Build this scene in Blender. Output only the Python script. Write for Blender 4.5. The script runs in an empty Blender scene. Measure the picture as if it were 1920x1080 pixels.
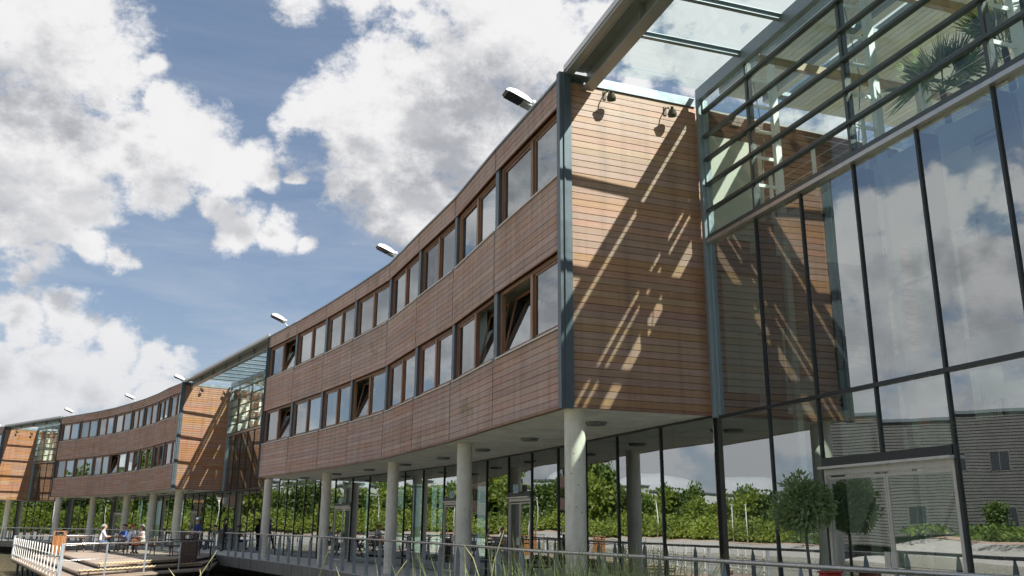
import bpy, bmesh, math, random
from mathutils import Vector, Matrix
random.seed(7)
S = bpy.context.scene
COL = S.collection
R = math.radians

# ------------------------------------------------------------------ camera, sky, sun, exposure
cam_data = bpy.data.cameras.new('camera')
cam = bpy.data.objects.new('camera', cam_data)
COL.objects.link(cam)
cam_data.sensor_width = 36.0
cam_data.lens = 1627.4 / 1920 * 36
cam_data.clip_end = 6000
cam_data.clip_start = 0.05
PITCH, ROLL = 0.268573, 0.00818665
fwd = Vector((0, math.cos(PITCH), math.sin(PITCH)))
rgt = Vector((1, 0, 0)); upv = rgt.cross(fwd)
r2 = math.cos(ROLL) * rgt + math.sin(ROLL) * upv
u2 = -math.sin(ROLL) * rgt + math.cos(ROLL) * upv
EYE = 1.45
cam.matrix_world = Matrix(((r2.x, u2.x, -fwd.x, 0), (r2.y, u2.y, -fwd.y, 0), (r2.z, u2.z, -fwd.z, EYE), (0, 0, 0, 1)))
S.camera = cam

SUN = Vector((0.474, -0.284, 0.59)).normalized()
SUN_EL = math.asin(SUN.z); SUN_AZ = math.atan2(SUN.x, SUN.y)
sd = bpy.data.lights.new('sun', 'SUN'); sd.energy = 3.1; sd.angle = R(0.53); sd.color = (1.0, 0.955, 0.88)
sun = bpy.data.objects.new('sun', sd); COL.objects.link(sun)
sun.rotation_euler = SUN.to_track_quat('Z', 'Y').to_euler()
sun.location = (20, -20, 40)

S.view_settings.view_transform = 'Standard'; S.view_settings.look = 'None'
S.view_settings.exposure = 1.58; S.view_settings.gamma = 1.0
S.render.engine = 'CYCLES'
S.cycles.max_bounces = 8; S.cycles.transparent_max_bounces = 24; S.cycles.glossy_bounces = 4
S.cycles.diffuse_bounces = 4; S.cycles.transmission_bounces = 4
S.cycles.use_denoising = True
S.cycles.caustics_reflective = True; S.cycles.caustics_refractive = False
S.cycles.sample_clamp_indirect = 3.0

# cloud puffs: fixed directions in the sky (x, y, z, radius)
PUFFS = [(-0.496,0.821,0.283,0.038),(-0.462,0.836,0.294,0.034),(-0.484,0.839,0.249,0.029),(-0.436,0.845,0.309,0.030),(-0.500,0.833,0.236,0.023),(-0.297,0.875,0.383,0.022),(-0.243,0.895,0.373,0.010),(0.151,0.854,0.498,0.035),(0.196,0.850,0.490,0.045),(0.251,0.836,0.488,0.044),(0.210,0.821,0.531,0.050),(0.275,0.813,0.513,0.048),(0.323,0.788,0.523,0.046),(0.129,0.871,0.475,0.023),(0.352,0.799,0.487,0.046),(0.396,0.773,0.495,0.053),(-0.471,0.752,0.462,0.100),(-0.433,0.791,0.432,0.067),(-0.480,0.796,0.369,0.092),(-0.419,0.823,0.383,0.064),(-0.457,0.824,0.335,0.057),(-0.358,0.849,0.389,0.055),(-0.324,0.869,0.374,0.034),(-0.384,0.855,0.349,0.044),(-0.287,0.880,0.379,0.029),(-0.271,0.889,0.370,0.020),(-0.440,0.757,0.483,0.060),(-0.309,0.883,0.355,0.023),(-0.375,0.805,0.462,0.020),(-0.372,0.828,0.420,0.028),(-0.228,0.875,0.428,0.035),(-0.191,0.887,0.421,0.059),(-0.157,0.907,0.392,0.066),(-0.116,0.925,0.361,0.055),(-0.136,0.879,0.457,0.047),(-0.079,0.873,0.481,0.083),(-0.026,0.852,0.522,0.088),(0.034,0.867,0.498,0.082),(-0.080,0.910,0.407,0.067),(-0.038,0.897,0.441,0.060),(-0.116,0.938,0.327,0.027),(-0.225,0.800,0.556,0.032),(-0.164,0.815,0.556,0.034),(-0.195,0.806,0.560,0.030),(-0.102,0.846,0.524,0.040),(0.108,0.835,0.539,0.051),(-0.192,0.906,0.378,0.030),(-0.327,0.886,0.328,0.020),(-0.299,0.901,0.315,0.026),(-0.261,0.914,0.311,0.026),(-0.233,0.923,0.308,0.015),(-0.315,0.897,0.311,0.023),(-0.454,0.843,0.288,0.015),(-0.437,0.857,0.275,0.020),(-0.409,0.873,0.266,0.015),(-0.495,0.848,0.190,0.028),(-0.454,0.871,0.190,0.034),(-0.417,0.891,0.178,0.035),(-0.384,0.909,0.165,0.027),(-0.359,0.920,0.156,0.019),(-0.473,0.868,0.151,0.041),(-0.429,0.892,0.139,0.042),(-0.479,0.871,0.108,0.055),(-0.372,0.919,0.127,0.033),(-0.506,0.849,0.153,0.030),(-0.816,0.491,0.306,0.028),(-0.828,0.459,0.323,0.030),(-0.839,0.428,0.335,0.026),(-0.847,0.403,0.347,0.023),(-0.863,0.385,0.328,0.031),(-0.871,0.356,0.338,0.022),(-0.889,0.331,0.317,0.034),(-0.836,0.483,0.260,0.054),(-0.862,0.425,0.275,0.057),(-0.894,0.367,0.255,0.059),(-0.865,0.459,0.201,0.063),(-0.900,0.395,0.184,0.060),(-0.841,0.506,0.189,0.054),(-0.891,0.435,0.134,0.056),(-0.919,0.377,0.119,0.053),(-0.852,0.507,0.127,0.043)]

for az_, el_, r_ in ((-38, 14, .11), (-42, 20, .13), (-46, 12, .10), (-41, 29, .12), (-51, 18, .11), (-49, 28, .12), (-42, 4.5, .05), (-47, 5.5, .06), (-52, 4, .05), (-56, 6, .05), (-38, 5, .05), (-61, 4, .04), (-33, 9, .05)):  # clouds outside the view, added for pale reflections in the panes
    PUFFS.append((math.sin(R(az_)) * math.cos(R(el_)), math.cos(R(az_)) * math.cos(R(el_)), math.sin(R(el_)), r_))

world = bpy.data.worlds.new('World'); S.world = world; world.use_nodes = True
world.cycles.sampling_method = 'MANUAL'; world.cycles.sample_map_resolution = 1024


class NT:
    """small helper for writing node trees"""
    def __init__(self, tree):
        self.t = tree; self.n = tree.nodes; self.l = tree.links
    def node(self, typ, **kw):
        nd = self.n.new(typ)
        for k, v in kw.items():
            setattr(nd, k, v)
        return nd
    def put(self, sock, v):
        if isinstance(v, bpy.types.NodeSocket):
            self.l.new(v, sock)
        elif v is not None:
            sock.default_value = v
    def math(self, op, a, b=None, c=None, clamp=False):
        nd = self.node('ShaderNodeMath', operation=op, use_clamp=clamp)
        for s, v in zip(nd.inputs, (a, b, c)):
            self.put(s, v)
        return nd.outputs[0]
    def vmath(self, op, a, b=None, out=0):
        nd = self.node('ShaderNodeVectorMath', operation=op)
        self.put(nd.inputs[0], a)
        if b is not None:
            self.put(nd.inputs[3 if op == 'SCALE' else 1], b)
        return nd.outputs['Value' if op in ('DISTANCE', 'LENGTH', 'DOT_PRODUCT') else 'Vector']
    def rng(self, v, a, b, c=0.0, d=1.0, smooth=False):
        nd = self.node('ShaderNodeMapRange')
        if smooth:
            nd.interpolation_type = 'SMOOTHSTEP'
        for i, x in enumerate((v, a, b, c, d)):
            self.put(nd.inputs[i], x)
        return nd.outputs[0]
    def noise(self, vec, scale, detail=4, rough=0.55, dist=0.0, dims='3D'):
        nd = self.node('ShaderNodeTexNoise', noise_dimensions=dims)
        self.put(nd.inputs['Vector'], vec)
        nd.inputs['Scale'].default_value = scale; nd.inputs['Detail'].default_value = detail
        nd.inputs['Roughness'].default_value = rough; nd.inputs['Distortion'].default_value = dist
        return nd.outputs['Fac']
    def mix(self, fac, a, b, blend='MIX'):
        nd = self.node('ShaderNodeMix', data_type='RGBA', blend_type=blend)
        self.put(nd.inputs[0], fac)
        for s, v in ((nd.inputs[6], a), (nd.inputs[7], b)):
            if isinstance(v, tuple) and len(v) == 3:
                v = (*v, 1)
            self.put(s, v)
        return nd.outputs[2]
    def mapping(self, vec, scale=(1, 1, 1), loc=(0, 0, 0), rot=(0, 0, 0)):
        nd = self.node('ShaderNodeMapping')
        self.put(nd.inputs[0], vec)
        nd.inputs['Scale'].default_value = scale
        nd.inputs['Location'].default_value = loc
        nd.inputs['Rotation'].default_value = rot
        return nd.outputs[0]


def cloud_group():
    g = bpy.data.node_groups.new('cloud_density', 'ShaderNodeTree')
    g.interface.new_socket('Direction', in_out='INPUT', socket_type='NodeSocketVector')
    g.interface.new_socket('Density', in_out='OUTPUT', socket_type='NodeSocketFloat')
    T = NT(g)
    gi = T.node('NodeGroupInput'); go = T.node('NodeGroupOutput')
    d = gi.outputs[0]
    st = T.mapping(d, scale=(1, 1, 1.35))
    warp = T.node('ShaderNodeTexNoise'); T.put(warp.inputs['Vector'], st)
    warp.inputs['Scale'].default_value = 11; warp.inputs['Detail'].default_value = 5
    wv = T.vmath('SCALE', T.vmath('SUBTRACT', warp.outputs['Color'], (0.5, 0.5, 0.5)), 0.08)
    dw = T.vmath('ADD', d, wv)
    acc = None
    for x, y, z, r in PUFFS:
        dist = T.vmath('DISTANCE', dw, (x, y, z))
        v = T.math('MULTIPLY_ADD', dist, -1 / (r * 1.13), 1.0)
        acc = v if acc is None else T.math('MAXIMUM', acc, v)
    acc = T.math('MAXIMUM', acc, -0.9)
    # sky beyond the puffs that were placed by hand: broken cumulus of the same kind
    away = T.vmath('DISTANCE', d, (-0.25, 0.92, 0.30))
    w1 = T.rng(away, 0.42, 0.62, 0, 1, True)
    away2 = T.vmath('DISTANCE', d, (-0.86, 0.43, 0.26))
    w2 = T.rng(away2, 0.22, 0.36, 0, 1, True)
    w = T.math('MINIMUM', w1, w2)
    big = T.noise(T.mapping(d, scale=(1, 1, 1.9), loc=(3.1, 1.7, 0.4)), 2.6, 3, 0.5)
    far = T.rng(big, 0.42, 0.66, -0.55, 0.75)
    far = T.math('MULTIPLY_ADD', T.math('SUBTRACT', far, -0.9), w, -0.9)
    acc = T.math('MAXIMUM', acc, far)
    n1 = T.noise(st, 11, 9, 0.60)
    n2 = T.noise(st, 30, 9, 0.70)
    fb = T.math('MULTIPLY_ADD', T.math('SUBTRACT', n1, 0.5), 1.95, T.math('MULTIPLY', T.math('SUBTRACT', n2, 0.5), 1.35))
    T.put(go.inputs[0], T.math('ADD', acc, fb))
    return g


def build_world():
    T = NT(world.node_tree)
    T.n.clear()
    out = T.node('ShaderNodeOutputWorld'); bg = T.node('ShaderNodeBackground')
    sky = T.node('ShaderNodeTexSky', sky_type='NISHITA')
    sky.sun_disc = False; sky.sun_elevation = SUN_EL; sky.sun_rotation = SUN_AZ
    sky.air_density = 1.0; sky.dust_density = 0.6; sky.ozone_density = 1.2; sky.altitude = 50
    geo = T.node('ShaderNodeTexCoord')
    d = T.vmath('NORMALIZE', geo.outputs['Generated'])
    g = cloud_group()
    a = T.node('ShaderNodeGroup', node_tree=g); T.put(a.inputs[0], d)
    b = T.node('ShaderNodeGroup', node_tree=g)
    T.put(b.inputs[0], T.vmath('ADD', d, (0.020, -0.010, 0.060)))
    dens, lit = a.outputs[0], b.outputs[0]
    sep = T.node('ShaderNodeSeparateXYZ'); T.put(sep.inputs[0], d)
    z = sep.outputs[2]
    mask = T.rng(dens, -0.08, 0.46, 0, 1, True)
    soft = T.noise(T.mapping(d, scale=(1, 1, 2.2)), 5.0, 4, 0.5)
    # thick parts seen from below go grey, rims stay white
    thick = T.rng(lit, 0.10, 1.0, 0, 1, True)
    shade = T.math('MULTIPLY', thick, T.rng(soft, 0.36, 0.60, 0.5, 1.0))
    fine = T.noise(d, 26, 6, 0.6)
    shade = T.math('ADD', shade, T.math('MULTIPLY', T.math('SUBTRACT', fine, 0.5), 0.22), clamp=True)
    white = T.mix(shade, (2.86, 2.84, 2.86), (1.34, 1.38, 1.50))
    white = T.mix(T.rng(z, 0.30, 0.04, 0, 0.55, True), white, (1.95, 2.03, 2.18))
    # thin veil of high cloud, thicker towards the horizon
    veil = T.noise(T.mapping(d, scale=(1, 1, 5.5), rot=(0.1, 0.25, 0)), 3.4, 6, 0.62, 0.4)
    veil = T.math('MULTIPLY', T.rng(veil, 0.38, 0.78), T.rng(z, 0.55, 0.12, 0.12, 0.75))
    hz = T.rng(z, 0.36, -0.02, 0, 0.62, True)
    blue = T.mix(0.80, sky.outputs[0], (0.42, 0.58, 0.86))
    blue = T.mix(hz, blue, (1.45, 1.70, 2.02))
    blue = T.mix(veil, blue, (1.85, 2.0, 2.25))
    col = T.mix(mask, blue, white)
    low = T.rng(z, 0.0, -0.06, 0, 1)
    col = T.mix(low, col, (1.0, 1.1, 1.0))
    T.put(bg.inputs[0], col); bg.inputs[1].default_value = 0.105
    T.l.new(bg.outputs[0], out.inputs[0])


build_world()

# ------------------------------------------------------------------ materials
MATS = {}


def newmat(name):
    m = bpy.data.materials.new(name); m.use_nodes = True
    T = NT(m.node_tree); b = m.node_tree.nodes['Principled BSDF']
    MATS[name] = m
    return m, T, b


def plain(name, col, rough=0.6, metal=0.0, var=0.10, scale=6.0, bump=0.0, coat=0.0, spec=None):
    """surface with soft mottling and roughness wear"""
    m, T, b = newmat(name)
    tc = T.node('ShaderNodeNewGeometry').outputs['Position']
    n = T.noise(tc, scale, 5, 0.6)
    f = T.rng(n, 0.3, 0.7, 1 - var, 1 + var)
    c = T.vmath('SCALE', (col[0], col[1], col[2]), f)
    T.put(b.inputs['Base Color'], c)
    T.put(b.inputs['Roughness'], T.rng(n, 0.3, 0.7, max(0.02, rough - 0.08), min(1, rough + 0.08)))
    b.inputs['Metallic'].default_value = metal
    if coat:
        b.inputs['Coat Weight'].default_value = coat
    if spec is not None:
        b.inputs['Specular IOR Level'].default_value = spec
    if bump:
        bn = T.node('ShaderNodeBump'); bn.inputs['Strength'].default_value = bump; bn.inputs['Distance'].default_value = 0.01
        T.put(bn.inputs['Height'], T.noise(tc, scale * 6, 6, 0.6)); T.l.new(bn.outputs[0], b.inputs['Normal'])
    return m


def wood(name, base, dark, grey, rough, grey_amt, moss=0.0, rowh=0.0, ax=(1.3, 9.0, 26.0)):
    m, T, b = newmat(name)
    oc = T.node('ShaderNodeTexCoord').outputs['Object']
    oi = T.node('ShaderNodeObjectInfo').outputs['Random']
    pos = T.node('ShaderNodeNewGeometry').outputs['Position']
    if rowh:
        sp = T.node('ShaderNodeSeparateXYZ'); T.put(sp.inputs[0], pos)
        wn = T.node('ShaderNodeTexWhiteNoise', noise_dimensions='2D')
        cb = T.node('ShaderNodeCombineXYZ')
        T.put(cb.inputs[0], T.math('FLOOR', T.math('DIVIDE', sp.outputs[2], rowh)))
        T.put(cb.inputs[1], T.math('FLOOR', T.math('MULTIPLY', sp.outputs[0], 0.8)))
        T.l.new(cb.outputs[0], wn.inputs['Vector'])
        rnd = wn.outputs['Value']
    else:
        rnd = oi
    off = T.vmath('SCALE', (37.0, 11.0, 53.0), rnd)
    v = T.vmath('ADD', T.mapping(oc, scale=ax), off)
    grain = T.noise(v, 1.0, 7, 0.62, 0.6)
    fine = T.noise(T.mapping(v, scale=(3, 3, 5)), 1.0, 4, 0.7)
    c = T.mix(T.rng(grain, 0.34, 0.68), base, dark)
    c = T.mix(T.rng(fine, 0.42, 0.72, 0, 0.35), c, tuple(x * 0.55 for x in base))
    blot = T.noise(pos, 0.55, 5, 0.6)
    g = T.math('MULTIPLY', T.rng(blot, 0.36, 0.62), grey_amt, clamp=True)
    c = T.mix(g, c, grey)
    hs = T.node('ShaderNodeHueSaturation')
    T.put(hs.inputs['Value'], T.rng(rnd, 0, 1, 0.89, 1.11))
    T.put(hs.inputs['Hue'], T.rng(T.math('FRACT', T.math('MULTIPLY', rnd, 7.3)), 0, 1, 0.488, 0.512))
    T.put(hs.inputs['Saturation'], T.rng(T.math('FRACT', T.math('MULTIPLY', rnd, 3.7)), 0, 1, 0.8, 1.12))
    T.put(hs.inputs['Color'], c); c = hs.outputs[0]
    st_ = T.noise(T.mapping(pos, scale=(5, 5, 0.30)), 1.0, 5, 0.6)
    c = T.vmath('SCALE', c, T.rng(st_, 0.45, 0.75, 1.05, 0.74))
    if moss:
        mo = T.math('MULTIPLY', T.rng(T.noise(pos, 0.9, 4, 0.55), 0.63, 0.74), moss)
        c = T.mix(mo, c, (0.10, 0.12, 0.03))
    T.put(b.inputs['Base Color'], c)
    T.put(b.inputs['Roughness'], T.rng(grain, 0.3, 0.7, rough - 0.1, rough + 0.12))
    b.inputs['Specular IOR Level'].default_value = 0.9 if name.startswith('cedar_oiled') else 0.5
    bn = T.node('ShaderNodeBump'); bn.inputs['Strength'].default_value = 0.35; bn.inputs['Distance'].default_value = 0.004
    T.put(bn.inputs['Height'], grain); T.l.new(bn.outputs[0], b.inputs['Normal'])
    return m


def glass(name, tint, ior, rough=0.0, wav=0.0011, gain=1.0, tilt=0.012, vary=0.08):
    m, T, b = newmat(name)
    T.n.remove(b)
    out = [n for n in T.n if n.type == 'OUTPUT_MATERIAL'][0]
    tr = T.node('ShaderNodeBsdfTransparent'); tr.inputs[0].default_value = (*tint, 1)
    gl = T.node('ShaderNodeBsdfGlossy'); gl.inputs['Roughness'].default_value = rough
    gl.inputs['Color'].default_value = (0.93, 0.97, 0.98, 1)
    fr = T.node('ShaderNodeFresnel'); fr.inputs[0].default_value = ior
    gm = T.node('ShaderNodeNewGeometry')
    fac = T.math('MULTIPLY', T.math('MULTIPLY', fr.outputs[0], gain), T.math('SUBTRACT', 1.0, gm.outputs['Backfacing']), clamp=True)
    oi = T.node('ShaderNodeObjectInfo').outputs['Random']
    if wav:
        # every pane sits a hair out of true, and is slightly bowed
        wn = T.node('ShaderNodeTexWhiteNoise', noise_dimensions='1D'); T.l.new(oi, wn.inputs['W'])
        tl = T.vmath('SCALE', T.vmath('SUBTRACT', wn.outputs['Color'], (0.5, 0.5, 0.5)), tilt)
        nt = T.vmath('NORMALIZE', T.vmath('ADD', gm.outputs['Normal'], tl))
        fac = T.math('MULTIPLY', fac, T.rng(oi, 0, 1, 1 - vary, 1.0))
        bn = T.node('ShaderNodeBump'); bn.inputs['Strength'].default_value = 1.0; bn.inputs['Distance'].default_value = wav
        v = T.vmath('ADD', gm.outputs['Position'], T.vmath('SCALE', (31.0, 17.0, 9.0), oi))
        T.put(bn.inputs['Height'], T.noise(v, 0.9, 1, 0.4)); T.l.new(nt, bn.inputs['Normal']); T.l.new(bn.outputs[0], gl.inputs['Normal'])
    mx = T.node('ShaderNodeMixShader'); T.put(mx.inputs[0], fac)
    T.l.new(tr.outputs[0], mx.inputs[1]); T.l.new(gl.outputs[0], mx.inputs[2]); T.l.new(mx.outputs[0], out.inputs[0])
    return m


def leafmat(name, col, col2, trans=0.25, gloss=0.5):
    m, T, b = newmat(name)
    pos = T.node('ShaderNodeNewGeometry').outputs['Position']
    n = T.math('ADD', T.math('MULTIPLY', T.noise(pos, 1.1, 3, 0.6), 0.5), T.math('MULTIPLY', T.noise(pos, 0.16, 3, 0.6), 0.5)); n2 = T.noise(pos, 23, 2, 0.5)
    oi = T.node('ShaderNodeObjectInfo').outputs['Random']
    c = T.mix(T.rng(n, 0.38, 0.62), tuple(x * 0.75 for x in col), tuple(x * 1.12 for x in col2))
    c = T.vmath('SCALE', c, T.rng(n2, 0.3, 0.7, 0.65, 1.35))
    c = T.vmath('SCALE', c, T.rng(oi, 0, 1, 0.82, 1.2))
    T.put(b.inputs['Base Color'], c)
    b.inputs['Roughness'].default_value = gloss
    b.inputs['Subsurface Weight'].default_value = 0.0
    tl = T.node('ShaderNodeBsdfTranslucent'); T.put(tl.inputs[0], T.vmath('MULTIPLY', c, (1.3, 1.4, 0.6)))
    out = [x for x in T.n if x.type == 'OUTPUT_MATERIAL'][0]
    mx = T.node('ShaderNodeMixShader'); mx.inputs[0].default_value = trans
    T.l.new(b.outputs[0], mx.inputs[1]); T.l.new(tl.outputs[0], mx.inputs[2]); T.l.new(mx.outputs[0], out.inputs[0])
    return m


def concrete(name, col, stain=(0.5, 0.48, 0.42), amt=0.4, vert=True, rough=0.8, pits=0.0):
    m, T, b = newmat(name)
    pos = T.node('ShaderNodeNewGeometry').outputs['Position']
    n = T.noise(pos, 2.2, 6, 0.65); n2 = T.noise(pos, 40, 4, 0.6)
    c = T.vmath('SCALE', (col[0], col[1], col[2]), T.rng(n, 0.3, 0.7, 0.86, 1.12))
    c = T.vmath('SCALE', c, T.rng(n2, 0.3, 0.7, 0.93, 1.06))
    s = T.noise(T.mapping(pos, scale=(5, 5, 0.5) if vert else (1, 1, 1)), 1.0, 6, 0.65)
    c = T.mix(T.rng(s, 0.48, 0.72, 0, amt), c, tuple(col[i] * stain[i] for i in range(3)))
    if pits:
        vo = T.node('ShaderNodeTexVoronoi'); T.put(vo.inputs['Vector'], pos); vo.inputs['Scale'].default_value = 7
        c = T.mix(T.rng(vo.outputs['Distance'], 0.10, 0.07, 0, pits), c, (0.08, 0.075, 0.06))
    T.put(b.inputs['Base Color'], c); b.inputs['Roughness'].default_value = rough
    bn = T.node('ShaderNodeBump'); bn.inputs['Strength'].default_value = 0.25; bn.inputs['Distance'].default_value = 0.006
    T.put(bn.inputs['Height'], n2); T.l.new(bn.outputs[0], b.inputs['Normal'])
    return m


wood('cedar_weathered', (0.54, 0.325, 0.245), (0.40, 0.22, 0.160), (0.50, 0.365, 0.31), 0.62, 0.55, moss=0.55)
wood('cedar_weathered_far', (0.50, 0.28, 0.205), (0.37, 0.19, 0.135), (0.45, 0.31, 0.25), 0.62, 0.4, moss=0.35, rowh=0.144)
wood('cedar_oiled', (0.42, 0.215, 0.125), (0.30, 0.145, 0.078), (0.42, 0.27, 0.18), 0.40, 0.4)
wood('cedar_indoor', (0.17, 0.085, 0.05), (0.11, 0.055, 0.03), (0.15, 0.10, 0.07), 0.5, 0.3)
wood('cedar_oiled_far', (0.42, 0.19, 0.090), (0.32, 0.135, 0.060), (0.38, 0.21, 0.13), 0.45, 0.3, rowh=0.132)
wood('window_timber', (0.33, 0.155, 0.08), (0.22, 0.10, 0.05), (0.16, 0.09, 0.055), 0.42, 0.2, ax=(9, 9, 2.0))
wood('deck_timber', (0.33, 0.245, 0.185), (0.24, 0.165, 0.12), (0.36, 0.31, 0.27), 0.75, 0.6, ax=(3, 3, 8))
wood('table_timber', (0.11, 0.055, 0.035), (0.065, 0.032, 0.02), (0.13, 0.09, 0.07), 0.6, 0.3, ax=(3, 9, 9))
wood('bin_timber', (0.42, 0.19, 0.075), (0.30, 0.12, 0.045), (0.35, 0.2, 0.12), 0.55, 0.2, ax=(9, 9, 2))
wood('rail_timber', (0.42, 0.30, 0.17), (0.33, 0.22, 0.12), (0.36, 0.28, 0.2), 0.4, 0.2, ax=(2, 9, 9))
wood('bark', (0.16, 0.12, 0.09), (0.09, 0.065, 0.05), (0.18, 0.15, 0.13), 0.85, 0.4, ax=(14, 14, 2))
plain('backing_dark', (0.028, 0.022, 0.018), 0.8)
plain('steel_blue_grey', (0.105, 0.128, 0.145), 0.42, 0.35, 0.12, 3.0)
plain('steel_pale', (0.27, 0.32, 0.34), 0.40, 0.4, 0.10, 3.0)
plain('steel_beam', (0.30, 0.32, 0.32), 0.38, 0.3, 0.10, 2.0)
plain('mullion_dark', (0.034, 0.037, 0.038), 0.35, 0.2, 0.15)
plain('louvre_dark', (0.095, 0.108, 0.106), 0.38, 0.4, 0.15)
plain('aluminium', (0.56, 0.55, 0.53), 0.32, 0.75, 0.08)
plain('door_bronze', (0.60, 0.56, 0.50), 0.4, 0.35, 0.10)
plain('rail_steel', (0.52, 0.51, 0.49), 0.26, 0.85, 0.12, 9.0)
plain('rail_post_grey', (0.33, 0.36, 0.39), 0.45, 0.2, 0.12, 5.0)
plain('white_paint', (0.72, 0.72, 0.70), 0.5, 0, 0.08, 5.0)
plain('interior_white', (0.80, 0.80, 0.77), 0.6, 0, 0.05, 2.0)
plain('interior_grey', (0.30, 0.30, 0.28), 0.7, 0, 0.08, 2.0)
plain('interior_cream', (0.52, 0.50, 0.42), 0.7, 0, 0.05, 2.0)
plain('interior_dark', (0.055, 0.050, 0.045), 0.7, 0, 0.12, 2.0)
plain('lime_green', (0.26, 0.42, 0.06), 0.45, 0, 0.06, 2.0)
plain('carpet_grey', (0.10, 0.10, 0.10), 0.9, 0, 0.12, 5.0)
plain('curtain_fabric', (0.62, 0.64, 0.64), 0.85, 0, 0.05, 4.0)
plain('lamp_shell', (0.62, 0.63, 0.63), 0.4, 0.1, 0.08)
plain('lamp_grey', (0.20, 0.21, 0.20), 0.5, 0.3, 0.1)
plain('lamp_glass_dark', (0.012, 0.013, 0.022), 0.08, 0, 0.1, coat=1.0)
plain('spot_bronze', (0.075, 0.070, 0.045), 0.5, 0.4, 0.25, 20)
plain('picket_paint', (0.74, 0.73, 0.70), 0.55, 0, 0.12, 9)
plain('rope_fibre', (0.52, 0.42, 0.24), 0.85, 0, 0.2, 20)
plain('red_paint', (0.42, 0.035, 0.025), 0.4, 0, 0.1)
plain('planter_grey', (0.34, 0.35, 0.36), 0.5, 0.1, 0.1)
plain('soil', (0.045, 0.032, 0.022), 0.95, 0, 0.2, 20)
plain('sign_blue', (0.10, 0.33, 0.55), 0.35, 0, 0.02)
plain('sign_white', (0.80, 0.82, 0.82), 0.4, 0, 0.02)
plain('sign_green', (0.02, 0.16, 0.07), 0.35, 0, 0.02)
plain('siding_grey', (0.085, 0.085, 0.082), 0.55, 0.2, 0.12, 1.0)
plain('siding_pale', (0.42, 0.43, 0.43), 0.5, 0.1, 0.08, 1.0)
plain('dome_grey', (0.34, 0.36, 0.38), 0.8, 0.0, 0.06, 0.5)
plain('window_dark', (0.02, 0.024, 0.03), 0.08, 0, 0.1)
plain('skin_tone', (0.50, 0.30, 0.22), 0.55, 0, 0.05)
plain('skin_dark', (0.16, 0.09, 0.06), 0.5, 0, 0.05)
for nm, c in dict(cloth_white=(0.72, 0.72, 0.74), cloth_navy=(0.03, 0.05, 0.18), cloth_blue=(0.05, 0.10, 0.32), cloth_pattern=(0.52, 0.60, 0.72),
                  cloth_black=(0.018, 0.018, 0.022), cloth_jean=(0.05, 0.08, 0.16), cloth_grey=(0.16, 0.16, 0.17), cloth_khaki=(0.33, 0.27, 0.18),
                  hair_dark=(0.02, 0.014, 0.01), hair_red=(0.30, 0.09, 0.03), hair_grey=(0.25, 0.24, 0.22), hat_pale=(0.55, 0.54, 0.48),
                  leather_orange=(0.62, 0.20, 0.08), backpack_blue=(0.02, 0.22, 0.60), shoe_dark=(0.03, 0.025, 0.02)).items():
    plain(nm, c, 0.75, 0, 0.15, 12)
concrete('concrete_column', (0.80, 0.745, 0.63), amt=0.35, pits=0.8)
concrete('concrete_soffit', (0.86, 0.83, 0.72), amt=0.35, vert=False)
concrete('concrete_paving', (0.64, 0.61, 0.56), amt=0.45, vert=False, rough=0.7)
concrete('concrete_edge', (0.24, 0.22, 0.185), stain=(0.30, 0.30, 0.25), amt=0.9)
concrete('gravel_grey', (0.40, 0.385, 0.36), amt=0.4, vert=False)
concrete('pink_path', (0.46, 0.33, 0.26), amt=0.3, vert=False)
concrete('ceiling_boards_paint', (0.78, 0.75, 0.66), stain=(0.8, 0.78, 0.7), amt=0.5, vert=False)
glass('glass_clear', (0.52, 0.60, 0.58), 4.8)
glass('glass_louvre', (0.90, 0.95, 0.93), 1.75, wav=0.0008)
glass('glass_window', (0.60, 0.68, 0.68), 8.5, wav=0.0012, tilt=0.05, vary=0.35)
glass('glass_roof', (0.91, 0.96, 0.95), 1.45, wav=0)
glass('glass_low', (0.55, 0.65, 0.60), 5.5, wav=0.0022)
leafmat('leaf_bank', (0.15, 0.22, 0.035), (0.27, 0.32, 0.055), 0.4)
leafmat('leaf_tree_dark', (0.055, 0.105, 0.022), (0.11, 0.165, 0.03), 0.25)
leafmat('leaf_olive', (0.33, 0.40, 0.23), (0.21, 0.27, 0.14), 0.42, 0.42)
leafmat('leaf_palm', (0.13, 0.22, 0.04), (0.20, 0.28, 0.06), 0.2, 0.4)
leafmat('leaf_reed', (0.15, 0.20, 0.06), (0.27, 0.29, 0.13), 0.25)
leafmat('leaf_straw', (0.50, 0.44, 0.22), (0.42, 0.40, 0.2), 0.2)


def water_mat():
    m, T, b = newmat('lake_water')
    pos = T.node('ShaderNodeNewGeometry').outputs['Position']
    b.inputs['Base Color'].default_value = (0.175, 0.160, 0.100, 1)
    b.inputs['Roughness'].default_value = 0.04; b.inputs['IOR'].default_value = 1.33
    h = T.math('ADD', T.noise(T.mapping(pos, scale=(1.0, 1.6, 1)), 1.6, 5, 0.6, 0.4), T.math('MULTIPLY', T.noise(pos, 7, 3, 0.6), 0.35))
    bn = T.node('ShaderNodeBump'); bn.inputs['Strength'].default_value = 0.7; bn.inputs['Distance'].default_value = 0.06
    T.put(bn.inputs['Height'], h); T.l.new(bn.outputs[0], b.inputs['Normal'])


def ground_mat(name, a, bcol, sc):
    m, T, b = newmat(name)
    pos = T.node('ShaderNodeNewGeometry').outputs['Position']
    c = T.mix(T.rng(T.noise(pos, sc, 6, 0.65), 0.35, 0.65), a, bcol)
    c = T.vmath('SCALE', c, T.rng(T.noise(pos, sc * 15, 4, 0.6), 0.3, 0.7, 0.7, 1.3))
    T.put(b.inputs['Base Color'], c); b.inputs['Roughness'].default_value = 0.95


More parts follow.
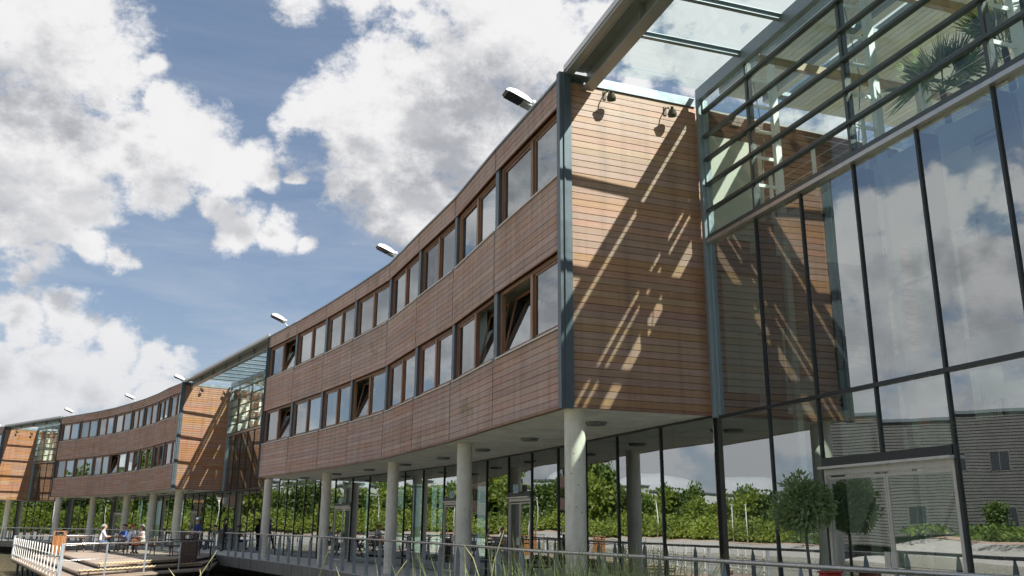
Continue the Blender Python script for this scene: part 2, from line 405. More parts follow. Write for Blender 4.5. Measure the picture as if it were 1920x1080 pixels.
water_mat()
ground_mat('grass_ground', (0.055, 0.090, 0.020), (0.10, 0.125, 0.035), 0.25)
ground_mat('earth_ground', (0.07, 0.06, 0.04), (0.05, 0.07, 0.025), 0.5)

# ------------------------------------------------------------------ geometry helpers
WM = {}


class MB:
    """collects faces, then links them as ONE mesh"""
    def __init__(self):
        self.v = []; self.f = []; self.m = []
    def add(self, vs, fs, mi=0):
        o = len(self.v)
        self.v += [tuple(v) for v in vs]
        self.f += [tuple(i + o for i in f) for f in fs]
        self.m += [mi] * len(fs)
        return self
    def box(self, x0, x1, y0, y1, z0, z1, mi=0):
        vs = [(x0, y0, z0), (x1, y0, z0), (x1, y1, z0), (x0, y1, z0), (x0, y0, z1), (x1, y0, z1), (x1, y1, z1), (x0, y1, z1)]
        return self.add(vs, [(0, 3, 2, 1), (4, 5, 6, 7), (0, 1, 5, 4), (1, 2, 6, 5), (2, 3, 7, 6), (3, 0, 4, 7)], mi)
    def cyl(self, p0, p1, r0, r1=None, n=12, mi=0, caps=True):
        r1 = r0 if r1 is None else r1
        p0 = Vector(p0); p1 = Vector(p1); d = (p1 - p0).normalized()
        a = d.orthogonal().normalized(); b = d.cross(a)
        vs = []
        for p, r in ((p0, r0), (p1, r1)):
            for i in range(n):
                t = 2 * math.pi * i / n
                vs.append(p + (a * math.cos(t) + b * math.sin(t)) * r)
        fs = [(i, (i + 1) % n, n + (i + 1) % n, n + i) for i in range(n)]
        if caps:
            fs += [tuple(range(n))[::-1], tuple(range(n, 2 * n))]
        return self.add(vs, fs, mi)
    def tube(self, pts, r, n=8, mi=0):
        pts = [Vector(p) for p in pts]; vs = []; fs = []
        a = None
        for k, p in enumerate(pts):
            d = (pts[min(k + 1, len(pts) - 1)] - pts[max(k - 1, 0)]).normalized()
            if a is None:
                a = d.orthogonal().normalized()
            a = (a - d * a.dot(d)).normalized(); b = d.cross(a)
            rr = r[k] if isinstance(r, (list, tuple)) else r
            for i in range(n):
                t = 2 * math.pi * i / n
                vs.append(p + (a * math.cos(t) + b * math.sin(t)) * rr)
        for k in range(len(pts) - 1):
            for i in range(n):
                fs.append((k * n + i, k * n + (i + 1) % n, (k + 1) * n + (i + 1) % n, (k + 1) * n + i))
        fs += [tuple(range(n))[::-1], tuple(range((len(pts) - 1) * n, len(pts) * n))]
        return self.add(vs, fs, mi)
    def prism(self, poly, z0, z1, mi=0):
        n = len(poly)
        area = sum(poly[i][0] * poly[(i + 1) % n][1] - poly[(i + 1) % n][0] * poly[i][1] for i in range(n))
        if area < 0:
            poly = poly[::-1]
        vs = [(p[0], p[1], z0) for p in poly] + [(p[0], p[1], z1) for p in poly]
        fs = [tuple(range(n))[::-1], tuple(range(n, 2 * n))] + [(i, (i + 1) % n, n + (i + 1) % n, n + i) for i in range(n)]
        return self.add(vs, fs, mi)
    def mesh(self, name, mats, smooth=False):
        me = bpy.data.meshes.new(name)
        me.from_pydata(self.v, [], self.f)
        for m in (mats if isinstance(mats, (list, tuple)) else [mats]):
            me.materials.append(MATS[m])
        if any(self.m):
            me.polygons.foreach_set('material_index', self.m)
        if smooth:
            me.polygons.foreach_set('use_smooth', [True] * len(self.f))
        me.update()
        return me


def link(name, me, M, parent=None):
    o = bpy.data.objects.new(name, me)
    COL.objects.link(o)
    WM[o.name] = M
    if parent is not None:
        o.parent = parent
        o.matrix_basis = WM[parent.name].inverted() @ M
    else:
        o.matrix_basis = M
    return o


def empty(name, loc, rz=0.0, label=None, cat=None, group=None):
    M = Matrix.Translation(loc) @ Matrix.Rotation(rz, 4, 'Z')
    o = bpy.data.objects.new(name, None); COL.objects.link(o); o.matrix_basis = M; o.empty_display_size = 0.3
    WM[o.name] = M
    tag(o, label, cat, group)
    return o


def tag(o, label=None, cat=None, group=None, kind=None):
    if label: o['label'] = label
    if cat: o['category'] = cat
    if group: o['group'] = group
    if kind: o['kind'] = kind
    return o


def T3(x, y, z=0.0, rz=0.0):
    return Matrix.Translation((x, y, z)) @ Matrix.Rotation(rz, 4, 'Z')


def frame_of(a, b):
    """frame at a with x towards b, y to its left, z up"""
    return T3(a[0], a[1], 0, math.atan2(b[1] - a[1], b[0] - a[0])), math.hypot(b[0] - a[0], b[1] - a[1])


I4 = Matrix.Identity(4)


def bev(me, w=0.006):
    bm = bmesh.new(); bm.from_mesh(me)
    bmesh.ops.bevel(bm, geom=bm.edges[:], offset=w, segments=1, affect='EDGES', clamp_overlap=True)
    bm.to_mesh(me); bm.free(); return me


def boxmesh(name, mat, x0, x1, y0, y1, z0, z1, b=0.0):
    me = MB().box(x0, x1, y0, y1, z0, z1).mesh(name, mat)
    return bev(me, b) if b else me


def board_geo(mb, x0, x1, z0, h, y0=0.0, t=0.022, c=0.004):
    pr = [(y0 + t, z0), (y0 + c, z0), (y0, z0 + c), (y0, z0 + h - c), (y0 + c, z0 + h), (y0 + t, z0 + h)]
    vs = [(x0, y, z) for y, z in pr] + [(x1, y, z) for y, z in pr]
    fs = [(i, i + 6, (i + 1) % 6 + 6, (i + 1) % 6) for i in range(6)] + [(0, 1, 2, 3, 4, 5), (11, 10, 9, 8, 7, 6)]
    mb.add(vs, fs)
    return mb

# ------------------------------------------------------------------ the plan
n0 = Vector((0.948, 0.318)).normalized(); t0 = Vector((-n0.y, n0.x))
SOF, ROOF = 3.45, 9.80
Z = (3.50, 4.88, 6.37, 7.82, 9.26, 9.79)


def along(n, s):
    v = n0 * n + t0 * s
    return (v.x, v.y)


P1 = [(-11.20, 39.30), (-9.18, 36.20), (-7.29, 33.17), (-5.68, 30.43), (-4.03, 27.48), (-2.76, 24.44), (-1.52, 21.55), (-0.40, 18.45), (0.96, 14.93)]
P2 = [(-37.00, 71.80), (-34.40, 69.60), (-31.95, 67.45), (-29.75, 65.30), (-27.25, 62.45), (-25.50, 60.35), (-23.50, 57.70), (-21.80, 55.15), (-20.00, 52.75)]
P3 = [(-66.5, 95.0), (-62.8, 92.3), (-59.2, 89.5), (-55.4, 86.6), (-52.1, 84.0), (-48.9, 81.6), (-45.70, 79.00)]


def normals(P):
    out = []
    for i in range(len(P)):
        a = Vector(P[max(i - 1, 0)]); b = Vector(P[min(i + 1, len(P) - 1)])
        d = (b - a).normalized()
        out.append(Vector((-d.y, d.x)))          # inward: to the left of far -> near
    return out


def offs(P, N, d):
    return [(p[0] + n.x * d, p[1] + n.y * d) for p, n in zip(P, N)]


def window_unit(root, F, L, z0, z1, open_left=False, open_right=False, curtain=None, rough=False):
    """post, timber frame with two lights, sill; F is the bay frame"""
    w = link('window', None, F, root) if False else None
    mb = MB()
    h = z1 - z0
    x0, x1 = 0.215, L - 0.005
    yo, yi = 0.085, 0.165
    xm = x0 + 0.06 + (x1 - x0) * 0.49
    mb.box(x0, x0 + 0.10, yo, yi, z0, z1)
    mb.box(x1 - 0.055, x1, yo, yi, z0, z1)
    mb.box(x0 + 0.10, x1 - 0.055, yo, yi, z1 - 0.075, z1)
    mb.box(x0 + 0.10, x1 - 0.055, yo, yi, z0 + 0.02, z0 + 0.085)
    mb.box(xm - 0.06, xm + 0.06, yo - 0.02, yi, z0 + 0.085, z1 - 0.075)
    me = mb.mesh('window_frame', 'window_timber')
    w = link('window', me, F, root)
    sm = MB().box(x0, x1, -0.035, 0.12, z0 - 0.012, z0 + 0.02).mesh('sill', 'door_bronze')
    link('sill', sm, F, w)
    za, zb = z0 + 0.085, z1 - 0.075
    for k, (a, b, op) in enumerate(((x0 + 0.10, xm - 0.06, open_left), (xm + 0.06, x1 - 0.055, open_right))):
        s = 0.055
        sb = MB()
        W = b - a; H = zb - za
        sb.box(0.004, s, 0, 0.05, 0.004, H - 0.004); sb.box(W - s, W - 0.004, 0, 0.05, 0.004, H - 0.004)
        sb.box(s, W - s, 0, 0.05, 0.004, s); sb.box(s, W - s, 0, 0.05, H - s, H - 0.004)
        M = F @ Matrix.Translation((a, 0.105, za))
        if op:
            M = M @ Matrix.Rotation(R(-13), 4, 'X')
        link('sash', sb.mesh('sash', 'window_timber'), M, w)
        link('pane', MB().box(s, W - s, 0.018, 0.030, s, H - s).mesh('pane', 'glass_window'), M, w)
    if curtain:
        a, b = curtain
        n = max(6, int((b - a) * 22)); vs = []; fs = []
        for i in range(n + 1):
            x = x0 + (x1 - x0) * a + (x1 - x0) * (b - a) * i / n
            y = 0.34 + 0.025 * math.sin(i * 1.9) + random.uniform(-0.008, 0.008)
            vs += [(x, y, z0 - 0.05), (x, y, z1 + 0.05), (x, y + 0.006, z0 - 0.05), (x, y + 0.006, z1 + 0.05)]
        for i in range(n):
            o = i * 4
            fs += [(o, o + 4, o + 5, o + 1), (o + 3, o + 7, o + 6, o + 2)]
        link('curtain', MB().add(vs, fs).mesh('curtain', 'curtain_fabric', True), F, w)
    return w


def glazed_door(root, F, x0, x1, head, y=0.0, leaves=2, handle=True, wide=False):
    d = link('door', MB().box(x0, x0 + 0.045, y - 0.03, y + 0.05, 0, head).box(x1 - 0.045, x1, y - 0.03, y + 0.05, 0, head)
             .box(x0 + 0.045, x1 - 0.045, y - 0.03, y + 0.05, head - 0.085, head).mesh('door_frame', 'door_bronze'), F, root)
    link('door_hood', MB().box(x0 - 0.03, x1 + 0.03, y - 0.12, y - 0.03, head + 0.005, head + 0.04).mesh('door_hood', 'aluminium'), F, d)
    link('lintel', MB().box(x0, x1, y - 0.04, y + 0.06, head + 0.045, head + 0.17).mesh('lintel', 'mullion_dark'), F, d)
    w = (x1 - x0 - 0.09) / leaves
    for k in range(leaves):
        a = x0 + 0.045 + k * w; b = a + w
        lf = MB()
        lf.box(a + 0.003, a + 0.035, y, y + 0.04, 0.01, head - 0.115); lf.box(b - 0.035, b - 0.003, y, y + 0.04, 0.01, head - 0.115)
        lf.box(a + 0.035, b - 0.035, y, y + 0.04, 0.01, 0.09); lf.box(a + 0.035, b - 0.035, y, y + 0.04, head - 0.15, head - 0.115)
        link('leaf', lf.mesh('leaf', 'door_bronze'), F, d)
        link('pane', MB().box(a + 0.035, b - 0.035, y + 0.012, y + 0.026, 0.09, head - 0.15).mesh('pane', 'glass_low'), F, d)
        if handle:
            hx = (b - 0.11) if k == 0 else (a + 0.01)
            link('push_plate', MB().box(hx, hx + 0.10, y - 0.055, y - 0.04, 0.97, 1.17).box(hx + 0.03, hx + 0.06, y - 0.04, y + 0.0, 1.0, 1.03).mesh('push_plate', 'door_bronze'), F, d)
    return d


def timber_block(P, label, detail, opens, curtains, doors=(), near_end=True, first_bay_posts=True, green_cols=False, big_boards=True):
    N = normals(P)
    N[-1] = Vector((-(Vector(P[-1]) - Vector(P[-2])).normalized().y, (Vector(P[-1]) - Vector(P[-2])).normalized().x))
    near = P[-1]
    root = empty('timber_block', (near[0], near[1], 0), 0, label, 'building', 'cedar-clad office blocks raised on columns')
    inner = offs(P, N, 2.95)
    wmat = 'cedar_weathered' if detail else 'cedar_weathered_far'
    allb = MB()
    for i in range(len(P) - 1):
        F, L = frame_of(P[i], P[i + 1])
        Fi = F
        bands = ((Z[0], Z[1], 10), (Z[2], Z[3], 10), (Z[4], Z[5], 4))
        for (a, b, nb) in bands:
            back = MB().box(0.006, L - 0.006, 0.028, 0.075, a, b).mesh('cladding_panel', 'backing_dark')
            cp = link('cladding_panel', back, F, root)
            ph = (b - a) / nb
            if detail:
                bm_ = board_geo(MB(), 0.014, L - 0.014, 0.002, ph - 0.007).mesh('board', wmat)
                for k in range(nb):
                    link('board', bm_, F @ Matrix.Translation((0, random.uniform(-0.002, 0.002), a + k * ph)), cp)
            else:
                tmp = MB()
                for k in range(nb):
                    board_geo(tmp, 0.02, L - 0.02, a + k * ph + 0.006, ph - 0.016)
                allb.add([F @ Vector(v) for v in tmp.v], tmp.f)
            # metal joint fin between bays
            if detail:
                link('joint_strip', MB().box(-0.006, 0.006, -0.006, 0.028, a, b).mesh('joint_strip', 'louvre_dark'), F, root)
        for lv, (a, b) in enumerate(((Z[1], Z[2]), (Z[3], Z[4]))):
            link('steel_post', MB().box(0.0, 0.20, 0.012, 0.22, a, b).mesh('steel_post', 'steel_blue_grey'), F, root)
            window_unit(root, F, L, a + 0.014, b - 0.002, (i, lv, 0) in opens, (i, lv, 1) in opens, curtains.get((i, lv)))
            link('head_trim', MB().box(0.0, L, -0.012, 0.20, b - 0.0, b + 0.022).mesh('head_trim', 'window_timber'), Matrix.Translation((0, 0, -0.024)) @ F if False else F, root)
        link('bottom_trim', MB().box(0, L, -0.012, 0.10, SOF, Z[0] - 0.004).mesh('bottom_trim', 'window_timber'), F, root)
        link('roof_coping', MB().box(-0.01, L + 0.01, -0.035, 0.35, Z[5] + 0.004, Z[5] + 0.05).mesh('roof_coping', 'steel_pale'), F, root)
    if not detail:
        tag(link('boards', allb.mesh('boards', wmat), I4, root), kind='stuff')
    # slabs between the facade and the inside
    def strip(a, b, z0, z1, name, mat):
        Q = list(P); d_ = (Vector(P[-1]) - Vector(P[-2])).normalized(); Q[-1] = (P[-1][0] - d_.x * 0.16, P[-1][1] - d_.y * 0.16)
        A = offs(Q, N, a); B = offs(Q, N, b)
        link(name, MB().prism(A + B[::-1], z0, z1).mesh(name, mat), I4, root)
    strip(0.10, 12, SOF + 0.03, SOF + 0.36, 'floor_slab', 'interior_grey')
    strip(0.30, 12, 6.40, 6.74, 'floor_slab', 'interior_grey')
    strip(0.20, 12.3, 9.55, 9.79, 'roof', 'interior_grey')
    strip(2.9, 3.02, SOF + 0.37, 6.39, 'interior_wall', 'interior_cream')
    strip(2.9, 3.02, 6.75, 9.54, 'interior_wall', 'interior_cream')
    strip(12.0, 12.2, 0, 9.54, 'rear_wall', 'interior_grey')
    # soffit panels
    for i in range(len(P) - 1):
        for k, (a, b) in enumerate(((0.03, 0.94), (0.965, 1.92), (1.945, 2.93))):
            o1 = offs(P, N, a); o2 = offs(P, N, b)
            for u, v in (((0.0, 0.5), (0.5, 1.0)) if detail else ((0, 1),)):
                g = 0.006
                def lerp(q, t):
                    return (q[i][0] + (q[i + 1][0] - q[i][0]) * t, q[i][1] + (q[i + 1][1] - q[i][1]) * t)
                poly = [lerp(o1, u + g), lerp(o1, v - g), lerp(o2, v - g), lerp(o2, u + g)]
                link('soffit_panel', MB().prism(poly, SOF + 0.004, SOF + 0.026).mesh('soffit_panel', 'concrete_soffit'), I4, root)
        m = offs(P, N, 1.5)
        c = ((m[i][0] + m[i + 1][0]) / 2, (m[i][1] + m[i + 1][1]) / 2)
        Fa, _ = frame_of(P[i], P[i + 1])
        mb = MB(); mb.cyl((0, 0, SOF - 0.055), (0, 0, SOF + 0.003), 0.19, 0.22, 20)
        link('ceiling_light', mb.mesh('ceiling_light', 'lamp_grey', False), T3(c[0], c[1], 0), root)
    # end wall facing the near side
    F, _ = frame_of(near, inner[-1])
    if near_end:
        nb = 47; za, zb = Z[0] + 0.0, 9.66; ph = (zb - za) / nb
        ep = link('end_panel', MB().box(0.10, 2.93, 0.028, 0.12, za, zb).mesh('end_panel', 'backing_dark'), F, root)
        if detail:
            bm_ = board_geo(MB(), 0.13, 2.93, 0.002, ph - 0.007).mesh('board', 'cedar_oiled')
            for k in range(nb):
                link('board', bm_, F @ Matrix.Translation((0, random.uniform(-0.0025, 0.0025), za + k * ph)), ep)
        else:
            tmp = MB()
            for k in range(nb):
                board_geo(tmp, 0.13, 2.93, za + k * ph + 0.005, ph - 0.014)
            tag(link('end_boards', tmp.mesh('end_boards', 'cedar_oiled_far'), F, root), kind='stuff')
        link('bottom_trim', MB().box(0.10, 2.93, -0.012, 0.10, SOF, Z[0] - 0.004).mesh('bottom_trim', 'window_timber'), F, root)
        link('top_flashing', MB().box(0.50, 2.90, -0.03, 0.10, 9.664, 9.86).mesh('top_flashing', 'steel_pale'), F, root)
        link('roof_coping', MB().box(-0.03, 0.50, -0.03, 0.30, 9.80, 9.85).mesh('roof_coping', 'steel_pale'), F, root)
        # corner post, a cruciform of steel flats
        cp = MB()
        cp.box(-0.115, -0.015, -0.035, 0.10, SOF - 0.03, 9.84); cp.box(-0.015, 0.125, -0.045, 0.0, SOF - 0.03, 9.84); cp.box(-0.035, -0.010, -0.065, -0.035, SOF - 0.03, 9.84)
        link('corner_post', bev(cp.mesh('corner_post', 'steel_blue_grey'), 0.004), F, root)
        # the wall carries on behind the glass
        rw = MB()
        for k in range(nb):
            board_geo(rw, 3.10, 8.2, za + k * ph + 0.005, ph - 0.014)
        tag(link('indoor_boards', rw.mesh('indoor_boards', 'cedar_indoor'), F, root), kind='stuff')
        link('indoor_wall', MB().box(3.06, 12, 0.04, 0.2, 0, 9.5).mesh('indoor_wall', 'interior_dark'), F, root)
        link('indoor_wall', MB().box(3.3, 4.5, -0.02, 0.0, 3.9, 6.2).box(3.12, 4.45, -0.02, 0.0, 6.95, 9.1).mesh('indoor_wall', 'interior_cream'), F, root)
    # far end wall
    F2, _ = frame_of(P[0], inner[0])
    link('end_panel', MB().box(0.0, 12, -0.10, -0.02, SOF, 9.7).mesh('end_panel', 'cedar_weathered_far'), F2, root)
    link('corner_post', MB().box(-0.08, 0.12, -0.12, -0.10, SOF, 9.8).mesh('corner_post', 'steel_blue_grey'), F2, root)
    # ground floor glazing on the inner line
    for i in range(len(P) - 1):
        F, L = frame_of(inner[i], inner[i + 1])
        dr = [d for d in doors if d[0] == i]
        for hh in (0, 1):
            xa, xb = L * hh / 2, L * (hh + 1) / 2
            link('mullion', MB().box(xa - 0.016, xa + 0.016, -0.035, 0.05, 0, SOF + 0.0).mesh('mullion', 'mullion_dark'), F, root)
            link('glass_fin', MB().box(xa - 0.01, xa + 0.01, 0.06, 0.34, 0.0, SOF).mesh('glass_fin', 'mullion_dark'), F, root)
            if dr and dr[0][1] == hh:
                glazed_door(root, F, xa + 0.06, xb - 0.06, 2.22, 0.0, 2)
                link('pane', MB().box(xa + 0.03, xb - 0.03, 0, 0.014, 2.40, SOF).mesh('pane', 'glass_low'), F, root)
            else:
                link('pane', MB().box(xa + 0.024, xb - 0.024, 0, 0.014, 0.03, SOF - 0.04).mesh('pane', 'glass_low'), F, root)
        link('head_rail', MB().box(0, L, -0.035, 0.05, SOF - 0.045, SOF + 0.0).mesh('head_rail', 'mullion_dark'), F, root)
    # columns
    return root, inner, N


opens1 = {(7, 0, 0), (6, 0, 1), (3, 0, 0), (0, 0, 1), (0, 1, 1)}
cur1 = {(7, 1): (0.05, 0.98), (7, 0): (0.80, 0.99), (6, 1): (0.15, 0.9), (6, 0): (0.12, 0.5), (5, 1): (0.1, 0.95), (4, 1): (0.2, 0.95), (5, 0): (0.3, 0.6),
        (4, 0): (0.1, 0.4), (3, 1): (0.5, 0.98), (2, 1): (0.1, 0.9), (1, 1): (0.1, 0.9), (1, 0): (0.1, 0.8), (2, 0): (0.1, 0.55)}
block1, inner1, N1 = timber_block(P1, 'nearest cedar block, its long curved front filling the middle of the photo', True, opens1, cur1, doors=((5, 0), (3, 1), (0, 1)))
opens2 = {(3, 0, 0), (4, 0, 1)}
block2, inner2, N2 = timber_block(P2, 'middle cedar block behind the deck with people, between the two glass links', False, opens2,
                                  {(k, l): (0.05, 0.95) for k in range(8) for l in (0, 1) if (k + l) % 3}, doors=((1, 1), (6, 0)))
block3, inner3, N3 = timber_block(P3, 'farthest cedar block, cut off by the left edge with only its end wall showing', False, set(), {(5, 1): (0.1, 0.9)})


def column(root, x, y, r=0.185, mat='concrete_column'):
    mb = MB(); n = 28
    for k, z in enumerate((0.0, 1.15, 1.153, 2.3, 2.303, SOF + 0.02)):
        pass
    mb.cyl((0, 0, 0), (0, 0, 1.72), r, r, n, caps=False); mb.cyl((0, 0, 1.72), (0, 0, 1.726), r - 0.004, r - 0.004, n, caps=False); mb.cyl((0, 0, 1.726), (0, 0, SOF + 0.003), r, r, n, caps=False)
    link('column', mb.mesh('column', mat, True), T3(x, y, 0), root)


for c in ((1.13, 15.45), (-1.15, 22.05), (-3.82, 28.9), (-7.25, 35.1), (-11.15, 41.0)):
    column(block1, *c)
for c in ((-38.4, 76.1), (-33.3, 71.4), (-28.5, 66.5), (-24.4, 61.1), (-20.7, 55.8)):
    column(block2, *c, r=0.24)
for c in ((-46.3, 82.6), (-53.0, 87.5)):
    column(block3, *c, r=0.24)
# lime green and grey columns standing indoors behind the ground floor glass
for i, m in ((1, 'concrete_column'), (3, 'concrete_column'), (5, 'lime_green'), (6, 'lime_green'), (7, 'concrete_column')):
    q = offs(P1, N1, 4.3)[i]
    column(block1, q[0], q[1], 0.2, m)
for q in offs(P2, N2, 4.6)[1:8:2]:
    column(block2, q[0], q[1], 0.24)


def glass_link(A, B, nrm, label, detail=True, near=False):
    """atrium between two blocks: A is the corner of the farther block's end wall, B the corner of the nearer block"""
    A = Vector(A); B = Vector(B)
    F, L = frame_of(A, B)
    root = empty('glass_link', (A.x, A.y, 0), F.to_euler().z, label, 'glass building', 'glass links between the cedar blocks')
    G = 2.95
    def add(name, mb, mat, par=root, b=0.0, M=None, sm=False):
        me = mb.mesh(name, mat, sm)
        if b: bev(me, b)
        return link(name, me, F if M is None else M, par)
    # outer roof edge: gutter, fascia and haunched beam
    add('gutter', MB().box(0.02, L, -0.02, 0.05, 9.86, 9.98), 'aluminium', b=0.005)
    add('fascia', MB().box(0.02, L, 0.0, 0.14, 9.80, 9.86).box(0.02, L, 0.14, 0.16, 9.78, 9.95), 'steel_beam')
    add('eaves_soffit', MB().box(0.02, L, 0.16, 0.40, 9.90, 9.96), 'steel_beam')
    ib = MB()
    ib.box(0.0, L, 0.475, 0.49, 9.58, 9.92); ib.box(0.0, L, 0.365, 0.60, 9.55, 9.58); ib.box(0.0, L, 0.365, 0.60, 9.92, 9.95)
    add('edge_beam', ib, 'steel_beam')
    k = 2.45
    while k < L:
        add('stiffener', MB().box(k - 0.006, k + 0.006, 0.366, 0.474, 9.582, 9.918), 'steel_beam'); k += 2.51
    # inner beam over the glass
    ch = MB(); ch.box(0.0, L, G - 0.10, G - 0.085, 9.72, 9.98); ch.box(0.0, L, G - 0.085, G + 0.02, 9.72, 9.735); ch.box(0, L, G - 0.085, G + 0.02, 9.965, 9.98)
    add('inner_beam', ch, 'steel_pale')
    bay = 1.257; x0 = 1.60 - bay
    xs = []
    x = x0
    while x < L - 0.2:
        xs.append(x); x += bay
    for j, x in enumerate(xs):
        if x > 0.5:
            pu = MB()
            pu.box(x - 0.055, x + 0.055, 0.60, G - 0.10, 9.955, 9.965); pu.box(x - 0.010, x + 0.010, 0.60, G - 0.10, 9.875, 9.955); pu.box(x - 0.045, x + 0.045, 0.60, G - 0.10, 9.865, 9.875)
            p = add('purlin', pu, 'steel_pale')
            if detail:
                for q in range(9):
                    yy = 0.75 + q * 0.235
                    link('purlin_slot', MB().box(x - 0.013, x - 0.0105, yy, yy + 0.10, 9.895, 9.93).mesh('purlin_slot', 'white_paint'), F, p)
        a = x + 0.06; b = min(x + bay - 0.06, L)
        add('roof_pane', MB().box(max(a, 0.05) - 0.05, b + 0.05, 0.17, G - 0.06, 9.99, 10.012), 'glass_roof')
        add('roof_pane', MB().box(max(a, 0.05) - 0.05, b + 0.05, G + 0.03, G + 0.42, 9.99, 10.012), 'glass_roof')
    add('roof_pane', MB().box(0.03, x0, 0.17, G - 0.06, 9.99, 10.012), 'glass_roof')
    # solid roof with boarded ceiling and two thin roof lights
    ribs = MB()
    y = G + 0.48
    gaps = ((G + 1.14, G + 1.50), (G + 1.66, G + 1.98))
    segs = [(G + 0.46, gaps[0][0]), (gaps[0][1], gaps[1][0]), (gaps[1][1], 9.5)]
    for a, b in segs:
        add('roof', MB().box(0.0, L, a, b, 10.0, 10.2), 'interior_grey')
        yy = a
        while yy < b - 0.05:
            w = min(0.14, b - yy)
            ribs.box(0.02, L, yy + 0.006, yy + w - 0.006, 9.965, 9.995); yy += 0.14
    tag(add('ceiling_boards', ribs, 'ceiling_boards_paint'), kind='stuff')
    for a, b in gaps:
        add('roof_pane', MB().box(0.0, L, a, b, 10.06, 10.08), 'glass_roof')
        for x in xs[::2]:
            add('roof_light_bar', MB().box(x - 0.09, x + 0.09, a, b, 9.97, 10.055), 'steel_pale')
    # steel rafters under the ceiling
    for x in xs[1::2]:
        add('rafter', MB().box(x - 0.05, x + 0.05, G + 0.30, 9.4, 9.80, 9.962), 'rail_timber')
    # end posts
    add('end_post', MB().box(-0.01, 0.09, G - 0.10, G + 0.06, SOF - 0.06, 9.72).box(0.09, 0.12, G - 0.02, G + 0.1, SOF - 0.02, 9.72), 'steel_pale', b=0.004)
    # upper louvre glazing
    zs = [6.86, 7.345, 7.88, 8.40, 8.895, 9.43, 9.74]
    for z in zs[1:6]:
        add('louvre_rail', MB().box(0.12, L, G - 0.065, G + 0.03, z - 0.017, z + 0.017).box(0.12, L, G - 0.065, G - 0.05, z + 0.017, z + 0.034), 'louvre_dark')
    add('transom_box', MB().box(0.12, L, G - 0.06, G + 0.05, 6.765, 6.86), 'louvre_dark')
    add('aluminium_rail', MB().box(0.12, L, G - 0.10, G + 0.05, 6.69, 6.765), 'aluminium', b=0.006)
    ux = [0.12] + [x for x in xs if x > 1.2][::2]
    for j, x in enumerate(ux):
        nx = ux[j + 1] if j + 1 < len(ux) else L
        if j: add('mullion', MB().box(x - 0.03, x + 0.03, G - 0.02, G + 0.10, 6.86, 9.74), 'louvre_dark')
        for a, b in zip(zs[:-1], zs[1:]):
            add('pane', MB().box(x + 0.03, nx - 0.03, G, G + 0.014, a + 0.02, b - 0.02), 'glass_louvre')
        # white bowstring post and tie rods indoors
        if j:
            tr = MB(); tr.box(x - 0.05, x + 0.05, G + 0.50, G + 0.62, 0.0, 9.9)
            pt = add('bowstring_post', tr, 'interior_white')
            for z in zs[1:6]:
                link('bracket', MB().box(x - 0.008, x + 0.008, G + 0.10, G + 0.50, z - 0.03, z + 0.03).mesh('bracket', 'interior_white'), F, pt)
            rd = MB(); rd.tube([(x - 0.02, G + 0.14, 6.9), (x - 0.02, G + 0.32, 8.2), (x - 0.02, G + 0.14, 9.6)], 0.009, 5)
            rd.tube([(x + 0.09, G + 0.14, 3.6), (x + 0.09, G + 0.36, 5.1), (x + 0.09, G + 0.14, 6.6)], 0.009, 5)
            link('tie_rod', rd.mesh('tie_rod', 'steel_pale'), F, pt)
    # lower glazing: a tall row over a ground row
    lx = [0.12] + [x for x in xs if x > 1.0]
    dj = 2
    for j, x in enumerate(lx):
        nx = lx[j + 1] if j + 1 < len(lx) else L
        if j:
            if near and j == dj + 1:
                add('mullion', MB().box(x - 0.018, x + 0.018, G - 0.03, G + 0.05, 2.47, 6.69), 'mullion_dark')
            else:
                add('mullion', MB().box(x - 0.018, x + 0.018, G - 0.03, G + 0.05, 0, 6.69), 'mullion_dark')
            add('glass_fin', MB().box(x - 0.011, x + 0.011, G + 0.06, G + 0.36, 2.5 if near and j == dj + 1 else 0, 6.66), 'mullion_dark')
        add('pane', MB().box(x + 0.026, nx - 0.026, G, G + 0.014, 3.42, 6.68), 'glass_clear')
        if near and j in (dj, dj + 1):
            add('pane', MB().box(x + 0.026, nx - 0.026, G, G + 0.014, 2.47, 3.36), 'glass_clear')
        else:
            add('pane', MB().box(x + 0.026, nx - 0.026, G, G + 0.014, 0.03, 3.36), 'glass_clear')
    add('transom', MB().box(0.12, L, G - 0.035, G + 0.05, 3.36, 3.42), 'mullion_dark')
    if near:
        glazed_door(root, F @ Matrix.Translation((0, G, 0)), lx[dj] + 0.03, lx[dj + 2] - 0.03, 2.30, 0.0, 2)
    if near:
        for j in range(dj, len(lx) - 1):
            for q in range(4):
                z = 0.80 + q * 0.055
                for c in range(4):
                    w_ = (lx[j + 1] - lx[j] - 0.2) / 4
                    xa = lx[j] + 0.1 + c * w_
                    add('frosted_dash', MB().box(xa, xa + w_ * 0.9, G + 0.028, G + 0.031, z, z + 0.028), 'interior_grey')
    # indoors: gallery floors with white edges, timber handrails, heaters, rear glazing
    for z0, z1, yy in ((3.50, 3.86, G + 0.75), (6.55, 6.88, G + 0.75)):
        add('gallery_floor', MB().box(0.3, L, yy + 0.02, 6.2, z0, z1), 'interior_white')
        add('gallery_edge', MB().box(0.3, L, yy - 0.02, yy + 0.018, z0 - 0.03, z1 + 0.05), 'interior_white')
        add('gallery_handrail', MB().tube([(0.3, yy + 0.06, z1 + 1.08), (L, yy + 0.06, z1 + 1.08)], 0.03, 8), 'rail_timber')
        gp = MB(); x = 1.0
        while x < L:
            gp.box(x - 0.02, x + 0.02, yy + 0.03, yy + 0.09, z1, z1 + 1.06); x += 1.257
        for q in range(4):
            gp.tube([(0.3, yy + 0.06, z1 + 0.2 + q * 0.2), (L, yy + 0.06, z1 + 0.2 + q * 0.2)], 0.004, 4)
        add('gallery_balustrade', gp, 'interior_white')
